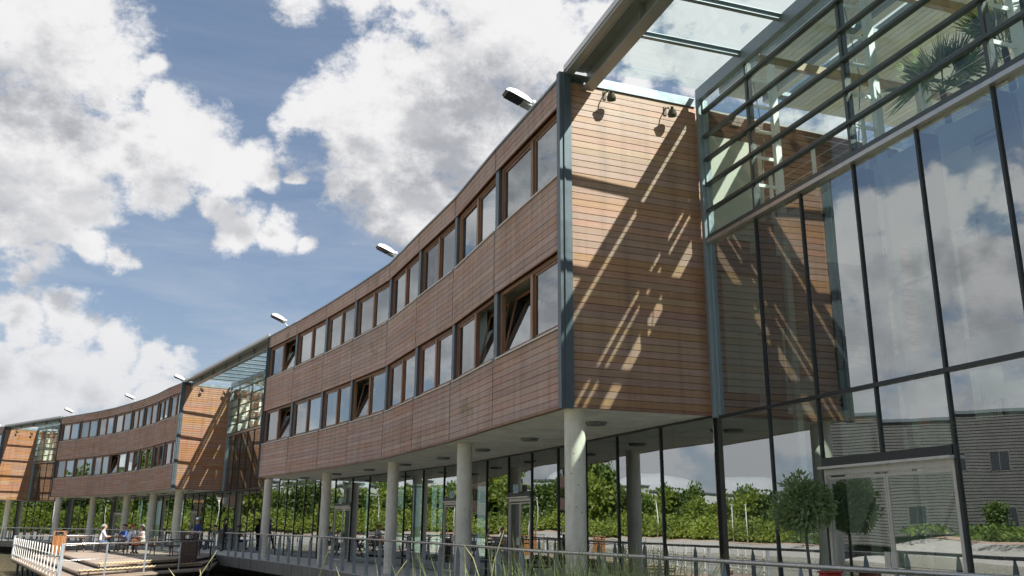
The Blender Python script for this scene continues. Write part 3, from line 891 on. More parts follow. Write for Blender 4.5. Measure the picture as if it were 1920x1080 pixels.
        for x in (lx[1] + 0.45, lx[4] + 0.35, lx[7] + 0.3):
            ht = MB(); ht.box(x, x + 0.8, yy - 0.22, yy - 0.02, z0 - 0.28, z0 - 0.02)
            h = add('heater', ht, 'interior_white')
            for q in range(2):
                link('grille_slot', MB().box(x + 0.08, x + 0.72, yy - 0.228, yy - 0.221, z0 - 0.21 + q * 0.08, z0 - 0.17 + q * 0.08).mesh('grille_slot', 'interior_dark'), F, h)
    for x in range(2, int(L), 4):
        add('indoor_column', MB().cyl((x + 0.3, G + 3.4, 0), (x + 0.3, G + 3.4, 9.9), 0.14, n=18), 'interior_white', sm=True)
    add('inner_partition', MB().box(5.5, 8.4, 7.2, 7.3, 0, 3.4).box(2.0, 4.6, 7.0, 7.1, 3.9, 6.5).box(9.0, 13.0, 7.2, 7.3, 3.9, 6.5), 'cedar_weathered_far')
    add('inner_partition', MB().box(1.0, 3.6, 7.4, 7.5, 0, 3.4).box(10, 12.4, 6.8, 6.9, 0, 3.4), 'interior_dark')
    rg = MB()
    for x in xs[::2]:
        rg.box(x - 0.03, x + 0.03, 9.4, 9.5, 0, 9.96)
    for z in (0.05, 3.4, 6.7):
        rg.box(0, L, 9.41, 9.49, z, z + 0.07)
    add('rear_frame', rg, 'mullion_dark')
    for j, x in enumerate(xs[::2]):
        nx = min(x + bay * 2, L)
        add('rear_pane', MB().box(x + 0.04, nx - 0.04, 9.44, 9.455, 0.1, 9.9), 'glass_roof')
    return root, F, L


C1 = P1[-1]
Cend = (C1[0] - t0.x * 16.2, C1[1] - t0.y * 16.2)
link1, F1, L1 = glass_link(C1, Cend, n0, 'large glass link with louvred upper panes, door and palms on the right', True, True)
link2, F2_, L2 = glass_link(P2[-1], P1[0], None, 'glass link between the nearest and the middle cedar block', False)
link3, F3_, L3 = glass_link(P3[-1], P2[0], None, 'farthest glass link, between the middle and the farthest cedar block', False)

# ------------------------------------------------------------------ ground, paving, lake
gm = MB().add([(-3500, -3500, -1.6), (3500, -3500, -1.6), (3500, 3500, -1.6), (-3500, 3500, -1.6)], [(0, 1, 2, 3)])
tag(link('ground', gm.mesh('ground', 'grass_ground'), I4), kind='structure')

RAIL = [(6.9, 2.4), (5.75, 5.0), (4.35, 7.87), (3.40, 9.95), (2.43, 12.0), (1.42, 13.9), (0.41, 15.75), (-0.45, 18.2), (-1.75, 21.6), (-3.1, 24.8), (-4.75, 28.4), (-6.5, 31.9), (-8.40, 35.3), (-10.4, 38.6), (-12.2, 41.6), (-14.10, 44.7)]
RAIL2 = [(-16.2, 47.7), (-18.2, 50.2), (-20.4, 53.0), (-22.7, 56.2), (-25.2, 59.6), (-28.1, 63.2), (-31.2, 66.6), (-34.6, 69.6), (-38.3, 72.6), (-42.2, 75.8), (-46.2, 79.6), (-50.0, 82.6), (-56, 87.2), (-63, 92.6), (-70, 98)]


def smooth(P, n=4):
    out = []
    for i in range(len(P) - 1):
        p0 = P[max(i - 1, 0)]; p1 = P[i]; p2 = P[i + 1]; p3 = P[min(i + 2, len(P) - 1)]
        for k in range(n):
            t = k / n
            out.append(tuple(0.5 * ((2 * p1[j]) + (-p0[j] + p2[j]) * t + (2 * p0[j] - 5 * p1[j] + 4 * p2[j] - p3[j]) * t * t + (-p0[j] + 3 * p1[j] - 3 * p2[j] + p3[j]) * t ** 3) for j in (0, 1)))
    out.append(P[-1]); return out


full = smooth([(9.0, -3.0)] + RAIL + RAIL2, 4)
edge = []
for i, p in enumerate(full):
    a = Vector(full[max(i - 1, 0)]); b = Vector(full[min(i + 1, len(full) - 1)]); d = (b - a).normalized()
    edge.append((p[0] - d.y * 0.16, p[1] + d.x * 0.16) if False else (p[0] - abs(d.y) * 0.16, p[1] - abs(d.x) * 0.16))
# paving in strips from the edge inwards (to the right)
def strip_sheet(name, E, dx, dy, z0, z1, mat, kind='structure'):
    mb = MB(); n = len(E)
    vs = [(p[0], p[1], z1) for p in E] + [(p[0] + dx, p[1] + dy, z1) for p in E] + [(p[0], p[1], z0) for p in E]
    fs = []
    for i in range(n - 1):
        fs.append((i, n + i, n + i + 1, i + 1)); fs.append((2 * n + i, i, i + 1, 2 * n + i + 1))
    mb.add(vs, fs)
    return tag(link(name, mb.mesh(name, mat), I4), kind=kind)


strip_sheet('paving', edge, 45, 34, -0.012, 0.0, 'concrete_paving')
# thick concrete edge of the walkway over the water
ke = MB(); n = len(edge)
inn = [(p[0] + 0.55, p[1] + 0.42) for p in edge]
vs = [(p[0] - 0.02, p[1] - 0.015, -0.004) for p in edge] + [(p[0] - 0.02, p[1] - 0.015, -0.46) for p in edge] + [(p[0], p[1], -0.004) for p in inn] + [(p[0], p[1], -0.46) for p in inn]
fs = []
for i in range(n - 1):
    fs += [(n + i, i, i + 1, n + i + 1), (i, 2 * n + i, 2 * n + i + 1, i + 1), (n + i, n + i + 1, 3 * n + i + 1, 3 * n + i)]
ke.add(vs, fs)
tag(link('walkway_edge', ke.mesh('walkway_edge', 'concrete_edge'), I4), kind='structure')
# dark quay wall set back under the walkway
inn2 = [(p[0] + 1.2, p[1] + 0.9) for p in edge]
strip_sheet('quay_wall', inn2, 0.3, 0.25, -1.6, -0.1, 'interior_dark')

# lake sheet and far shore
SH = [(-22, 175), (-28, 150), (-34, 138), (-40, 128), (-46, 112), (-51, 88), (-56, 66), (-63, 54), (-75, 46), (-95, 42), (-115, 42), (-140, 34), (-165, 22)]


def pol(a, r):
    return (math.sin(R(a)) * r, math.cos(R(a)) * r)


lake = [pol(a, r + 3) for a, r in SH]
lk = MB().add([(60, 90, -0.95)] + [(p[0], p[1], -0.95) for p in lake] + [(4, -10, -0.95), (12, -6, -0.95)], [tuple(range(len(lake) + 3))])
tag(link('lake', lk.mesh('lake', 'lake_water'), I4), kind='structure')
SHF = []
for i in range(len(SH) - 1):
    for k in range(4):
        t = k / 4; SHF.append((SH[i][0] * (1 - t) + SH[i + 1][0] * t, SH[i][1] * (1 - t) + SH[i + 1][1] * t))
SHF.append(SH[-1])


def shore_band(name, prof, mat):
    vs = []; fs = []; m = len(prof)
    for a, r in SHF:
        for dr, z in prof:
            x, y = pol(a, r + dr); vs.append((x, y, z + (random.uniform(-0.05, 0.05) if m > 2 else 0)))
    for i in range(len(SHF) - 1):
        for j in range(m - 1):
            fs.append((i * m + j, i * m + j + 1, (i + 1) * m + j + 1, (i + 1) * m + j))
    return tag(link(name, MB().add(vs, fs).mesh(name, mat, True), I4), kind='structure')


shore_band('far_bank', [(-19, -1.1), (-16, -0.93), (-6, -0.5), (4.5, 0.12)], 'gravel_grey')
shore_band('lakeside_path', [(4.5, 0.12), (7.0, 0.22), (9.5, 0.30)], 'pink_path')
shore_band('grass_slope', [(9.5, 0.30), (14, 0.8), (22, 1.5), (60, 2.0), (400, 2.0)], 'grass_ground')
# the bank the photographer stands on
nb_ = MB()
ring = []
for k in range(20):
    a = 2 * math.pi * k / 20
    ring.append((math.cos(a), math.sin(a)))
vs = [(0, -0.5, -0.12)]; fs = []
for q, (rr, z) in enumerate(((2.2, -0.14), (4.6, -0.45), (7.4, -1.1))):
    for c, s in ring:
        vs.append((c * rr * (0.75 if c > 0 else 1.2), -0.5 + s * rr * 1.05, z))
for i in range(20):
    fs.append((0, 1 + i, 1 + (i + 1) % 20))
    for q in range(2):
        fs.append((1 + q * 20 + i, 21 + q * 20 + i, 21 + q * 20 + (i + 1) % 20, 1 + q * 20 + (i + 1) % 20))
tag(link('near_bank', nb_.add(vs, fs).mesh('near_bank', 'grass_ground', True), I4), kind='structure')

# ------------------------------------------------------------------ walkway railings
def railing(path, label, group, spacing, z0=0.0, top=1.08, flat=True, wires=5):
    pts = smooth(path, 5) if len(path) > 2 else list(path)
    root = empty('railing', (pts[0][0], pts[0][1], z0), 0, label, 'railing', group)
    link('handrail', MB().tube([(p[0], p[1], z0 + top - 0.027) for p in pts], 0.029, 10).mesh('handrail', 'rail_steel', True), I4, root)
    wr = []
    for q in range(wires):
        z = z0 + 0.14 + q * (top - 0.24) / wires
        link('wire', MB().tube([(p[0], p[1], z) for p in pts], 0.004, 4).mesh('wire', 'steel_pale'), I4, root)
    # fin posts
    prof = [(-0.055, 0.0), (0.055, 0.0), (0.05, 0.55), (0.045, top - 0.20), (0.012, top - 0.045), (-0.012, top - 0.045), (-0.05, top - 0.24)]
    mb = MB(); m = len(prof)
    vs = [(x, -0.009, z) for x, z in prof] + [(x, 0.009, z) for x, z in prof]
    fs = [tuple(range(m)), tuple(range(m, 2 * m))[::-1]] + [(i, i + m, (i + 1) % m + m, (i + 1) % m) for i in range(m)]
    mb.add(vs, fs); mb.box(-0.08, 0.08, -0.05, 0.05, 0, 0.012)
    pm = mb.mesh('post', 'rail_post_grey')
    d = 0.0; acc = spacing * 0.4
    for i in range(len(pts) - 1):
        a = Vector(pts[i]); b = Vector(pts[i + 1]); seg = (b - a).length
        while acc <= d + seg:
            p = a.lerp(b, (acc - d) / seg)
            an = math.atan2(b.y - a.y, b.x - a.x) + (math.pi / 2 if flat else 0)
            link('post', pm, T3(p.x, p.y, z0, an), root)
            acc += spacing
        d += seg
    return root


railing(RAIL, 'curved steel railing running along the nearest walkway edge, in front of the columns', 'walkway railings', 1.35)
railing(RAIL2, 'far steel railing on the walkway behind the deck and picnic tables', 'walkway railings', 1.5)

# ------------------------------------------------------------------ timber deck on the lake
DA = Vector((-14.25, 28.9)); DB = Vector((-12.3, 37.3)); DJ = Vector((-14.6, 45.6)); DF = Vector((-25.4, 46.4)); DK = Vector((-20.6, 53.2))
u = (DB - DA).normalized(); v = (DF - DA).normalized()
deck = empty('lake_deck', (DA.x, DA.y, -0.3), 0, 'stepped timber deck over the water carrying the picnic tables', 'deck')
for lv, (ka, z) in enumerate(((0.0, -0.30), (1.3, -0.15), (2.7, 0.0))):
    a = DA + u * ka * 0.9 + v * ka * 0.9
    b = DB + v * ka
    f = DF + u * ka
    poly = [tuple(a), tuple(b), tuple(DJ), tuple(DK), tuple(f)]
    link('platform', MB().prism(poly, z - 0.14, z - 0.030).mesh('platform', 'backing_dark'), I4, deck)
    # deck boards, laid parallel to the near edge, each with a gap
    nvec = Vector((-u.y, u.x));
    if nvec.dot(v) < 0: nvec = -nvec
    mb = MB(); k = 0
    lo = min((Vector(p) - a).dot(nvec) for p in poly); hi = max((Vector(p) - a).dot(nvec) for p in poly)
    w = 0.14; q = lo
    while q < hi:
        qs = q + w / 2
        hits = []
        for i in range(5):
            p0 = Vector(poly[i]) - a; p1 = Vector(poly[(i + 1) % 5]) - a
            s0 = p0.dot(nvec) - qs; s1 = p1.dot(nvec) - qs
            if s0 * s1 < 0:
                t = s0 / (s0 - s1); hits.append((p0.lerp(p1, t)).dot(u))
        if len(hits) >= 2:
            h0, h1 = min(hits), max(hits)
            c0 = a + nvec * (q + 0.006); c1 = a + nvec * (q + w - 0.006)
            P4 = [c0 + u * h0, c0 + u * h1, c1 + u * h1, c1 + u * h0]
            mb.prism([tuple(p) for p in P4], z - 0.030, z)
        q += w
    tag(link('deck_boards', mb.mesh('deck_boards', 'deck_timber'), I4, deck), kind='stuff')
    link('edge_board', MB().tube([(f.x, f.y, z - 0.05), (a.x, a.y, z - 0.05), (b.x, b.y, z - 0.05)], 0.045, 4).mesh('edge_board', 'deck_timber'), I4, deck)
    if lv:
        pts = []
        for i in range(160):
            t = i / 159; p = a.lerp(b, t); ph = i * 1.1
            pts.append((p.x + 0.02 * math.cos(ph) - 0.05 * u.y, p.y + 0.02 * math.sin(ph), z + 0.035 + 0.018 * math.sin(ph)))
        link('edge_rope', MB().tube(pts, 0.028, 6).mesh('edge_rope', 'rope_fibre', True), I4, deck)
for t in range(9):
    for (p0, p1) in ((DA, DF), (DA, DB)):
        p = p0.lerp(p1, t / 8 * 0.97 + 0.015)
        p = p + (DJ - p).normalized() * 0.35
        link('pile', MB().cyl((p.x, p.y, -1.6), (p.x, p.y, -0.44), 0.06, n=8).mesh('pile', 'steel_blue_grey', True), I4, deck)

# white picket fence along the left side of the deck
pk = empty('picket_fence', (DA.x, DA.y, -0.3), 0, 'row of white painted pickets along the left side of the deck', 'fence')
prof = [(-0.055, 0.03), (0.055, 0.03), (0.055, 0.93), (0.03, 0.99), (0.0, 1.02), (-0.03, 0.99), (-0.055, 0.93)]
m = len(prof)
vs = [(x, -0.014, z) for x, z in prof] + [(x, 0.014, z) for x, z in prof]
pmesh = MB().add(vs, [tuple(range(m)), tuple(range(m, 2 * m))[::-1]] + [(i, i + m, (i + 1) % m + m, (i + 1) % m) for i in range(m)]).mesh('picket', 'picket_paint')
av = math.atan2(v.y, v.x)
LF = (DF - DA).length
for k in range(19):
    p = DA + v * (0.55 + (LF - 0.8) * (k / 18))
    link('picket', pmesh, T3(p.x, p.y, -0.3, av) @ Matrix.Scale(1.35, 4, (1, 0, 0)), pk)
for z in (-0.08, 0.42):
    pa = DA + v * 0.1; pb = DF
    link('rail', MB().tube([(pa.x + 0.03, pa.y, z), (pb.x + 0.03, pb.y, z)], 0.022, 4).mesh('rail', 'picket_paint'), I4, pk)
for p in (DA, DF):
    link('post', boxmesh('post', 'rail_post_grey', -0.05, 0.05, -0.05, 0.05, 0, 1.12, 0.008), T3(p.x, p.y, -0.3, av), pk)


def thin_rail(pts, label, z0=-0.3, spacing=2.1, top=1.1):
    root = empty('deck_railing', (pts[0][0], pts[0][1], z0), 0, label, 'railing', 'thin white railings of the lake deck')
    link('handrail', MB().tube([(p[0], p[1], p[2] if len(p) > 2 else z0 + top) for p in pts], 0.026, 8).mesh('handrail', 'rail_steel', True), I4, root)
    link('mid_wire', MB().tube([(p[0], p[1], (p[2] if len(p) > 2 else z0 + top) - 0.5) for p in pts], 0.008, 5).mesh('mid_wire', 'rail_steel', True), I4, root)
    for a, b in zip(pts[:-1], pts[1:]):
        a2 = Vector(a[:2]); b2 = Vector(b[:2]); n = max(1, round((b2 - a2).length / spacing))
        for k in range(n + (1 if b is pts[-1] else 0)):
            t = k / n
            p = a2.lerp(b2, t)
            za = a[2] if len(a) > 2 else z0 + top; zb = b[2] if len(b) > 2 else z0 + top
            link('post', MB().box(-0.022, 0.022, -0.022, 0.022, 0, za + (zb - za) * t - z0 - 0.02).mesh('post', 'rail_post_grey'), T3(p.x, p.y, z0), root)
    return root


thin_rail([tuple(DA), tuple(DB)], 'thin railing across the front of the deck, facing the open water')
thin_rail([tuple(DB), (-12.9, 39.4, 0.8), (-13.6, 41.2, 1.1), (-14.5, 44.9, 1.1)], 'short railing that slopes up from deck corner to the walkway')
thin_rail([tuple(DF), (-22.9, 49.9), (-20.4, 53.4)], 'thin railing along the back left edge of the deck')

# ------------------------------------------------------------------ picnic tables, bins, planters, bench
def picnic_table(x, y, rz, label, z=0.0):
    root = empty('picnic_table', (x, y, z), rz, label, 'picnic table', 'dark timber picnic tables')
    M = WM[root.name]
    for k in range(4):
        link('tabletop_plank', boxmesh('tabletop_plank', 'table_timber', -0.9, 0.9, -0.36 + k * 0.183, -0.19 + k * 0.183, 0.71, 0.75), M, root)
    for s in (-1, 1):
        for k in range(2):
            y0 = s * 0.70 - 0.13 + k * 0.135
            link('seat_plank', boxmesh('seat_plank', 'table_timber', -0.9, 0.9, y0, y0 + 0.125, 0.42, 0.455), M, root)
    for xx in (-0.62, 0.62):
        lf = MB()
        for s in (-1, 1):
            a = Vector((xx, s * 0.68, 0.0)); b = Vector((xx, s * 0.22, 0.70)); w = 0.045
            vs = [(xx - 0.02, a.y - w, 0), (xx - 0.02, a.y + w, 0), (xx - 0.02, b.y + w, 0.7), (xx - 0.02, b.y - w, 0.7),
                  (xx + 0.02, a.y - w, 0), (xx + 0.02, a.y + w, 0), (xx + 0.02, b.y + w, 0.7), (xx + 0.02, b.y - w, 0.7)]
            lf.add(vs, [(0, 1, 2, 3), (7, 6, 5, 4), (0, 4, 5, 1), (1, 5, 6, 2), (2, 6, 7, 3), (3, 7, 4, 0)])
        lf.box(xx - 0.055, xx - 0.022, -0.80, 0.80, 0.33, 0.42); lf.box(xx - 0.055, xx - 0.022, -0.36, 0.36, 0.63, 0.708)
        link('leg_frame', lf.mesh('leg_frame', 'table_timber'), M, root)
    return root


picnic_table(-20.95, 47.9, R(35), 'picnic table between the person in white and the person in blue')
picnic_table(-18.35, 44.9, R(30), 'picnic table in the middle of the deck beside the orange bag')
picnic_table(-23.2, 47.6, R(40), 'picnic table on the far left, behind the person in white')
picnic_table(-15.6, 43.6, R(15), 'picnic table at the right of the deck beside the brown bin')


def litter_bin(x, y, z, rz, label, mat, s=1.0):
    root = empty('litter_bin', (x, y, z), rz, label, 'bin')
    M = WM[root.name] @ Matrix.Scale(s, 4)
    link('liner', boxmesh('liner', 'backing_dark', -0.25, 0.25, -0.25, 0.25, 0.02, 0.9), M, root)
    sl = boxmesh('slat', mat, -0.029, 0.029, 0, 0.018, 0.0, 0.86, 0.003)
    for q in range(4):
        Rz = Matrix.Rotation(q * math.pi / 2, 4, 'Z')
        for k in range(8):
            link('slat', sl, M @ Rz @ Matrix.Translation((-0.241 + k * 0.069, -0.275, 0.0)), root)
    link('lid', MB().box(-0.29, 0.29, -0.29, 0.29, 1.04, 1.08).box(-0.28, -0.2, -0.28, -0.2, 0.88, 1.04).box(0.2, 0.28, -0.28, -0.2, 0.88, 1.04)
         .box(-0.28, -0.2, 0.2, 0.28, 0.88, 1.04).box(0.2, 0.28, 0.2, 0.28, 0.88, 1.04).mesh('lid', mat), M, root)
    return root


litter_bin(-22.35, 44.9, -0.0, R(20), 'orange timber litter bin with open top behind the white pickets', 'bin_timber', 1.0)
litter_bin(-13.55, 38.3, -0.15, R(12), 'dark brown slatted litter bin near the front right corner of the deck', 'table_timber', 1.12)


def leaf_blob(n, rad, size, aspect=0.28, shell=0.55, seed=1, lumps=9, zsq=1.0):
    rnd = random.Random(seed); vs = []; fs = []
    cs = []
    for _ in range(lumps):
        d = Vector((rnd.gauss(0, 1), rnd.gauss(0, 1), rnd.gauss(0, 1))).normalized()
        cs.append((d * rad * rnd.uniform(0.25, 0.62), rad * rnd.uniform(0.34, 0.60)))
    cs.append((Vector((0, 0, 0)), rad * 0.62))
    for _ in range(n):
        c, r = rnd.choice(cs)
        d = Vector((rnd.gauss(0, 1), rnd.gauss(0, 1), rnd.gauss(0, 1))).normalized()
        p = c + d * r * (shell + (1 - shell) * rnd.random()) * rnd.choice((1, 1, 1, 1.08, 1.2))
        p.z *= zsq
        g = (d * 0.9 + Vector((rnd.gauss(0, .6), rnd.gauss(0, .6), rnd.gauss(0, .6)))).normalized()
        L = size * rnd.uniform(0.6, 1.3); sd_ = g.orthogonal().normalized()
        sd_ = (Matrix.Rotation(rnd.random() * 6.28, 3, g) @ sd_) * L * aspect
        o = len(vs)
        vs += [tuple(p), tuple(p + g * L * 0.5 + sd_), tuple(p + g * L), tuple(p + g * L * 0.5 - sd_)]
        fs.append((o, o + 1, o + 2, o + 3))
    return vs, fs


def bay_tree(x, y, zc, r, label, seed, n=2600, leaf=0.085, zb=0.0, planter=None):
    root = empty('potted_tree', (x, y, zb), 0, label, 'tree', 'clipped trees standing on the walkway')
    M = WM[root.name]
    vs, fs = leaf_blob(n, r, leaf, seed=seed, lumps=16, aspect=0.17, shell=0.72)
    link('crown', MB().add(vs, fs).mesh('crown', 'leaf_olive'), M @ Matrix.Translation((0, 0, zc - zb)), root)
    rnd = random.Random(seed)
    link('trunk', MB().tube([(0.03, 0, 0), (0.02, 0.01, (zc - zb) * 0.35), (-0.01, 0.0, (zc - zb) * 0.7), (0, 0, zc - zb - r * 0.2)], [0.030, 0.026, 0.022, 0.016], 8).mesh('trunk', 'bark', True), M, root)
    br = MB()
    for k in range(12):
        a = rnd.random() * 6.28; e = rnd.uniform(0.2, 1.2)
        br.tube([(0, 0, zc - zb - r * rnd.uniform(0.1, 0.8)), (math.cos(a) * r * 0.7, math.sin(a) * r * 0.7, zc - zb + r * (e - 0.6))], [0.010, 0.003], 5)
    link('branches', br.mesh('branches', 'bark'), M, root)
    return root


bay_tree(4.31, 13.09, 1.82, 0.445, 'grey-green ball-headed tree on a thin trunk, nearest, left of the glass door', 3, 5600, 0.10)
bay_tree(-19.6, 60.3, 1.9, 0.95, 'round-headed tree in front of the middle block, beside its nearest column', 5, 1500, 0.2)
bay_tree(-15.9, 54.9, 1.95, 0.9, 'round-headed tree growing in the low grey planter box', 6, 1500, 0.2, zb=0.55)
bay_tree(-5.9, 46.0, 1.9, 0.62, 'dark round-headed tree behind the seated pair with the blue backpack', 8, 1300, 0.15)


def planter(x, y, sx, sy, h, rz, label, mat='planter_grey'):
    root = empty('planter', (x, y, 0), rz, label, 'planter', 'planter boxes on the walkway')
    M = WM[root.name]
    mb = MB(); t = 0.04
    mb.box(-sx, sx, -sy, -sy + t, 0, h); mb.box(-sx, sx, sy - t, sy, 0, h); mb.box(-sx, -sx + t, -sy + t, sy - t, 0, h); mb.box(sx - t, sx, -sy + t, sy - t, 0, h)
    mb.box(-sx - 0.03, sx + 0.03, -sy - 0.03, -sy + t, h, h + 0.04); mb.box(-sx - 0.03, sx + 0.03, sy - t, sy + 0.03, h, h + 0.04)
    link('planter_wall', mb.mesh('planter_wall', mat), M, root)
    link('planter_soil', MB().box(-sx + t, sx - t, -sy + t, sy - t, 0.0, h - 0.03).mesh('planter_soil', 'soil'), M, root)


planter(-15.8, 54.5, 1.5, 0.6, 0.58, R(-52), 'long grey planter box with the round-headed tree on the far walkway')
planter(-19.6, 60.3, 0.45, 0.45, 0.4, R(-40), 'square grey planter under the tree of the middle block')
planter(4.31, 13.09, 0.24, 0.24, 0.34, n0.to_3d().to_2d().angle_signed(Vector((1, 0))), 'small grey pot of the tree beside the glass door')
planter(-5.9, 46.0, 0.35, 0.35, 0.42, R(-30), 'small square pot behind the pair with the blue backpack')

rb = empty('red_box', (4.47, 12.72, 0), math.atan2(n0.y, n0.x), 'red metal box on legs left of the glass door', 'box')  # plain red box of unknown use, set on legs
link('box_body', boxmesh('box_body', 'red_paint', -0.13, 0.13, -0.09, 0.09, 0.45, 0.86, 0.012), WM[rb.name], rb)
link('box_lid', boxmesh('box_lid', 'red_paint', -0.145, 0.145, -0.10, 0.10, 0.863, 0.89, 0.006), WM[rb.name], rb)
for sx in (-0.11, 0.11):
    for sy in (-0.07, 0.07):
        link('leg', boxmesh('leg', 'backing_dark', sx - 0.012, sx + 0.012, sy - 0.012, sy + 0.012, 0, 0.449), WM[rb.name], rb)


def bench(x, y, rz, L, label):
    root = empty('bench', (x, y, 0), rz, label, 'bench', 'pale benches on the walkway')
    M = WM[root.name]
    for k in range(4):
        link('seat_slat', boxmesh('seat_slat', 'deck_timber', -L, L, -0.22 + k * 0.113, -0.12 + k * 0.113, 0.43, 0.46), M, root)
    for s in (-L * 0.75, L * 0.75):
        link('leg', MB().box(s - 0.025, s + 0.025, -0.2, -0.15, 0, 0.43).box(s - 0.025, s + 0.025, 0.17, 0.22, 0, 0.43).box(s - 0.02, s + 0.02, -0.15, 0.17, 0.38, 0.429).mesh('leg', 'rail_post_grey'), M, root)


bench(-6.55, 41.3, R(-60), 1.25, 'long pale bench to the right of the seated pair')
bench(-8.2, 44.6, R(-60), 1.0, 'pale bench under the seated pair with the blue backpack')
bench(-4.75, 40.6, R(-60), 0.9, 'pale bench close behind the third column')

# ------------------------------------------------------------------ people
def figure(name_loc, face, pose, top, legs, skin, hair, label, hat=None, sleeves=True, z=0.0):
    x, y = name_loc
    root = empty('person', (x, y, z), face, label, 'person')
    J = {}; E = []; Rr = {}; Mt = {}
    def j(n, p, r, m, par=None):
        J[n] = p; Rr[n] = r; Mt[n] = m
        if par: E.append((par, n))
    # local: +y is forwards
    if pose == 'sit' or pose == 'lean':
        ln = 0.16 if pose == 'lean' else 0.05
        j('pel', (0, 0, 0.56), 0.145, 'legs'); j('waist', (0, ln * 0.3, 0.74), 0.125, 'top', 'pel'); j('chest', (0, ln * 0.8, 0.95), 0.145, 'top', 'waist')
        j('neck', (0, ln * 1.1, 1.14), 0.06, 'skin', 'chest')
        hz, hy = 1.14, ln * 1.1
        for s, k in ((-1, 'l'), (1, 'r')):
            j('hip' + k, (s * 0.10, 0.04, 0.54), 0.10, 'legs', 'pel'); j('knee' + k, (s * 0.13, 0.46, 0.52), 0.07, 'legs', 'hip' + k)
            j('ank' + k, (s * 0.13, 0.42, 0.10), 0.045, 'legs', 'knee' + k); j('toe' + k, (s * 0.14, 0.58, 0.05), 0.04, 'shoe', 'ank' + k)
            j('sho' + k, (s * 0.18, ln * 0.9, 1.05), 0.068, 'top', 'chest'); j('elb' + k, (s * 0.24, ln + 0.10, 0.80), 0.048, 'top' if sleeves else 'skin', 'sho' + k)
            j('wri' + k, (s * 0.16, ln + 0.34, 0.80), 0.034, 'skin', 'elb' + k)
            hand = Vector((s * 0.13, ln + 0.42, 0.80)); fd = Vector((-s * 0.25, 0.95, -0.1)).normalized(); up_ = Vector((0, 0, 1))
            j('pal' + k, tuple(hand), 0.034, 'skin', 'wri' + k)
            sidev = fd.cross(up_)
            for q in range(4):
                f0 = hand + fd * 0.045 + sidev * (q - 1.5) * 0.021; L = (0.055, 0.066, 0.062, 0.048)[q]
                j('fa%s%d' % (k, q), tuple(f0), 0.010, 'skin', 'pal' + k); j('fb%s%d' % (k, q), tuple(f0 + fd * L - up_ * 0.02), 0.008, 'skin', 'fa%s%d' % (k, q))
            j('th' + k, tuple(hand - sidev * s * 0.045 + fd * 0.03), 0.010, 'skin', 'pal' + k)
    else:
        st = 0.17 if pose == 'walk' else 0.02
        j('pel', (0, 0, 0.95), 0.135, 'legs'); j('waist', (0, 0, 1.10), 0.12, 'top', 'pel'); j('chest', (0, 0.01, 1.32), 0.15, 'top', 'waist')
        j('neck', (0, 0.02, 1.50), 0.058, 'skin', 'chest')
        hz, hy = 1.50, 0.02
        for s, k in ((-1, 'l'), (1, 'r')):
            j('hip' + k, (s * 0.09, 0, 0.90), 0.10, 'legs', 'pel'); j('knee' + k, (s * 0.10, s * st + 0.04, 0.50), 0.065, 'legs', 'hip' + k)
            j('ank' + k, (s * 0.10, s * st * 1.7, 0.10), 0.045, 'legs', 'knee' + k); j('toe' + k, (s * 0.11, s * st * 1.7 + 0.16, 0.045), 0.038, 'shoe', 'ank' + k)
            j('sho' + k, (s * 0.185, 0.01, 1.42), 0.066, 'top', 'chest'); j('elb' + k, (s * 0.23, -s * st * 0.4, 1.15), 0.046, 'top' if sleeves else 'skin', 'sho' + k)
            j('wri' + k, (s * 0.22, -s * st * 0.5 + 0.13, 0.93), 0.032, 'skin', 'elb' + k)
            hand = Vector((s * 0.22, -s * st * 0.5 + 0.17, 0.86)); fd = Vector((0, 0.3, -0.95)).normalized(); sidev = Vector((0, 0.95, 0.3))
            j('pal' + k, tuple(hand), 0.034, 'skin', 'wri' + k)
            for q in range(4):
                f0 = hand + fd * 0.045 + sidev * (q - 1.5) * 0.021; L = (0.055, 0.066, 0.062, 0.048)[q]
                j('fa%s%d' % (k, q), tuple(f0), 0.010, 'skin', 'pal' + k); j('fb%s%d' % (k, q), tuple(f0 + fd * L + Vector((-s * 0.015, 0, 0))), 0.008, 'skin', 'fa%s%d' % (k, q))
            j('th' + k, tuple(hand + sidev * 0.045 + fd * 0.03), 0.010, 'skin', 'pal' + k)
    j('jaw', (0, hy + 0.035, hz + 0.09), 0.075, 'skin', 'neck'); j('face', (0, hy + 0.03, hz + 0.16), 0.092, 'skin', 'jaw'); j('crown', (0, hy + 0.015, hz + 0.225), 0.075, 'skin', 'face')
    names = list(J); idx = {n: i for i, n in enumerate(names)}
    me = bpy.data.meshes.new('figure_skeleton')
    me.from_pydata([J[n] for n in names], [(idx[a], idx[b]) for a, b in E], [])
    o = bpy.data.objects.new('figure_skeleton', me); COL.objects.link(o)
    md = o.modifiers.new('skin', 'SKIN'); md.use_smooth_shade = True
    sk = me.skin_vertices[0].data
    for n in names:
        sk[idx[n]].radius = (Rr[n], Rr[n] * (0.78 if n in ('pel', 'waist', 'chest') else 1.0)); sk[idx[n]].use_root = (n == 'pel')
    o.modifiers.new('sub', 'SUBSURF').levels = 1
    dg = bpy.context.evaluated_depsgraph_get()
    body = bpy.data.meshes.new_from_object(o.evaluated_get(dg))
    bpy.data.objects.remove(o)
    body.materials.clear()
    order = ['skin', 'top', 'legs', 'shoe']
    for mm in (skin, top, legs, 'shoe_dark'):
        body.materials.append(MATS[mm])
    segs = [(Vector(J[a]), Vector(J[b]), Mt[b] if Mt[b] != 'shoe' else 'shoe', Rr[b]) for a, b in E]
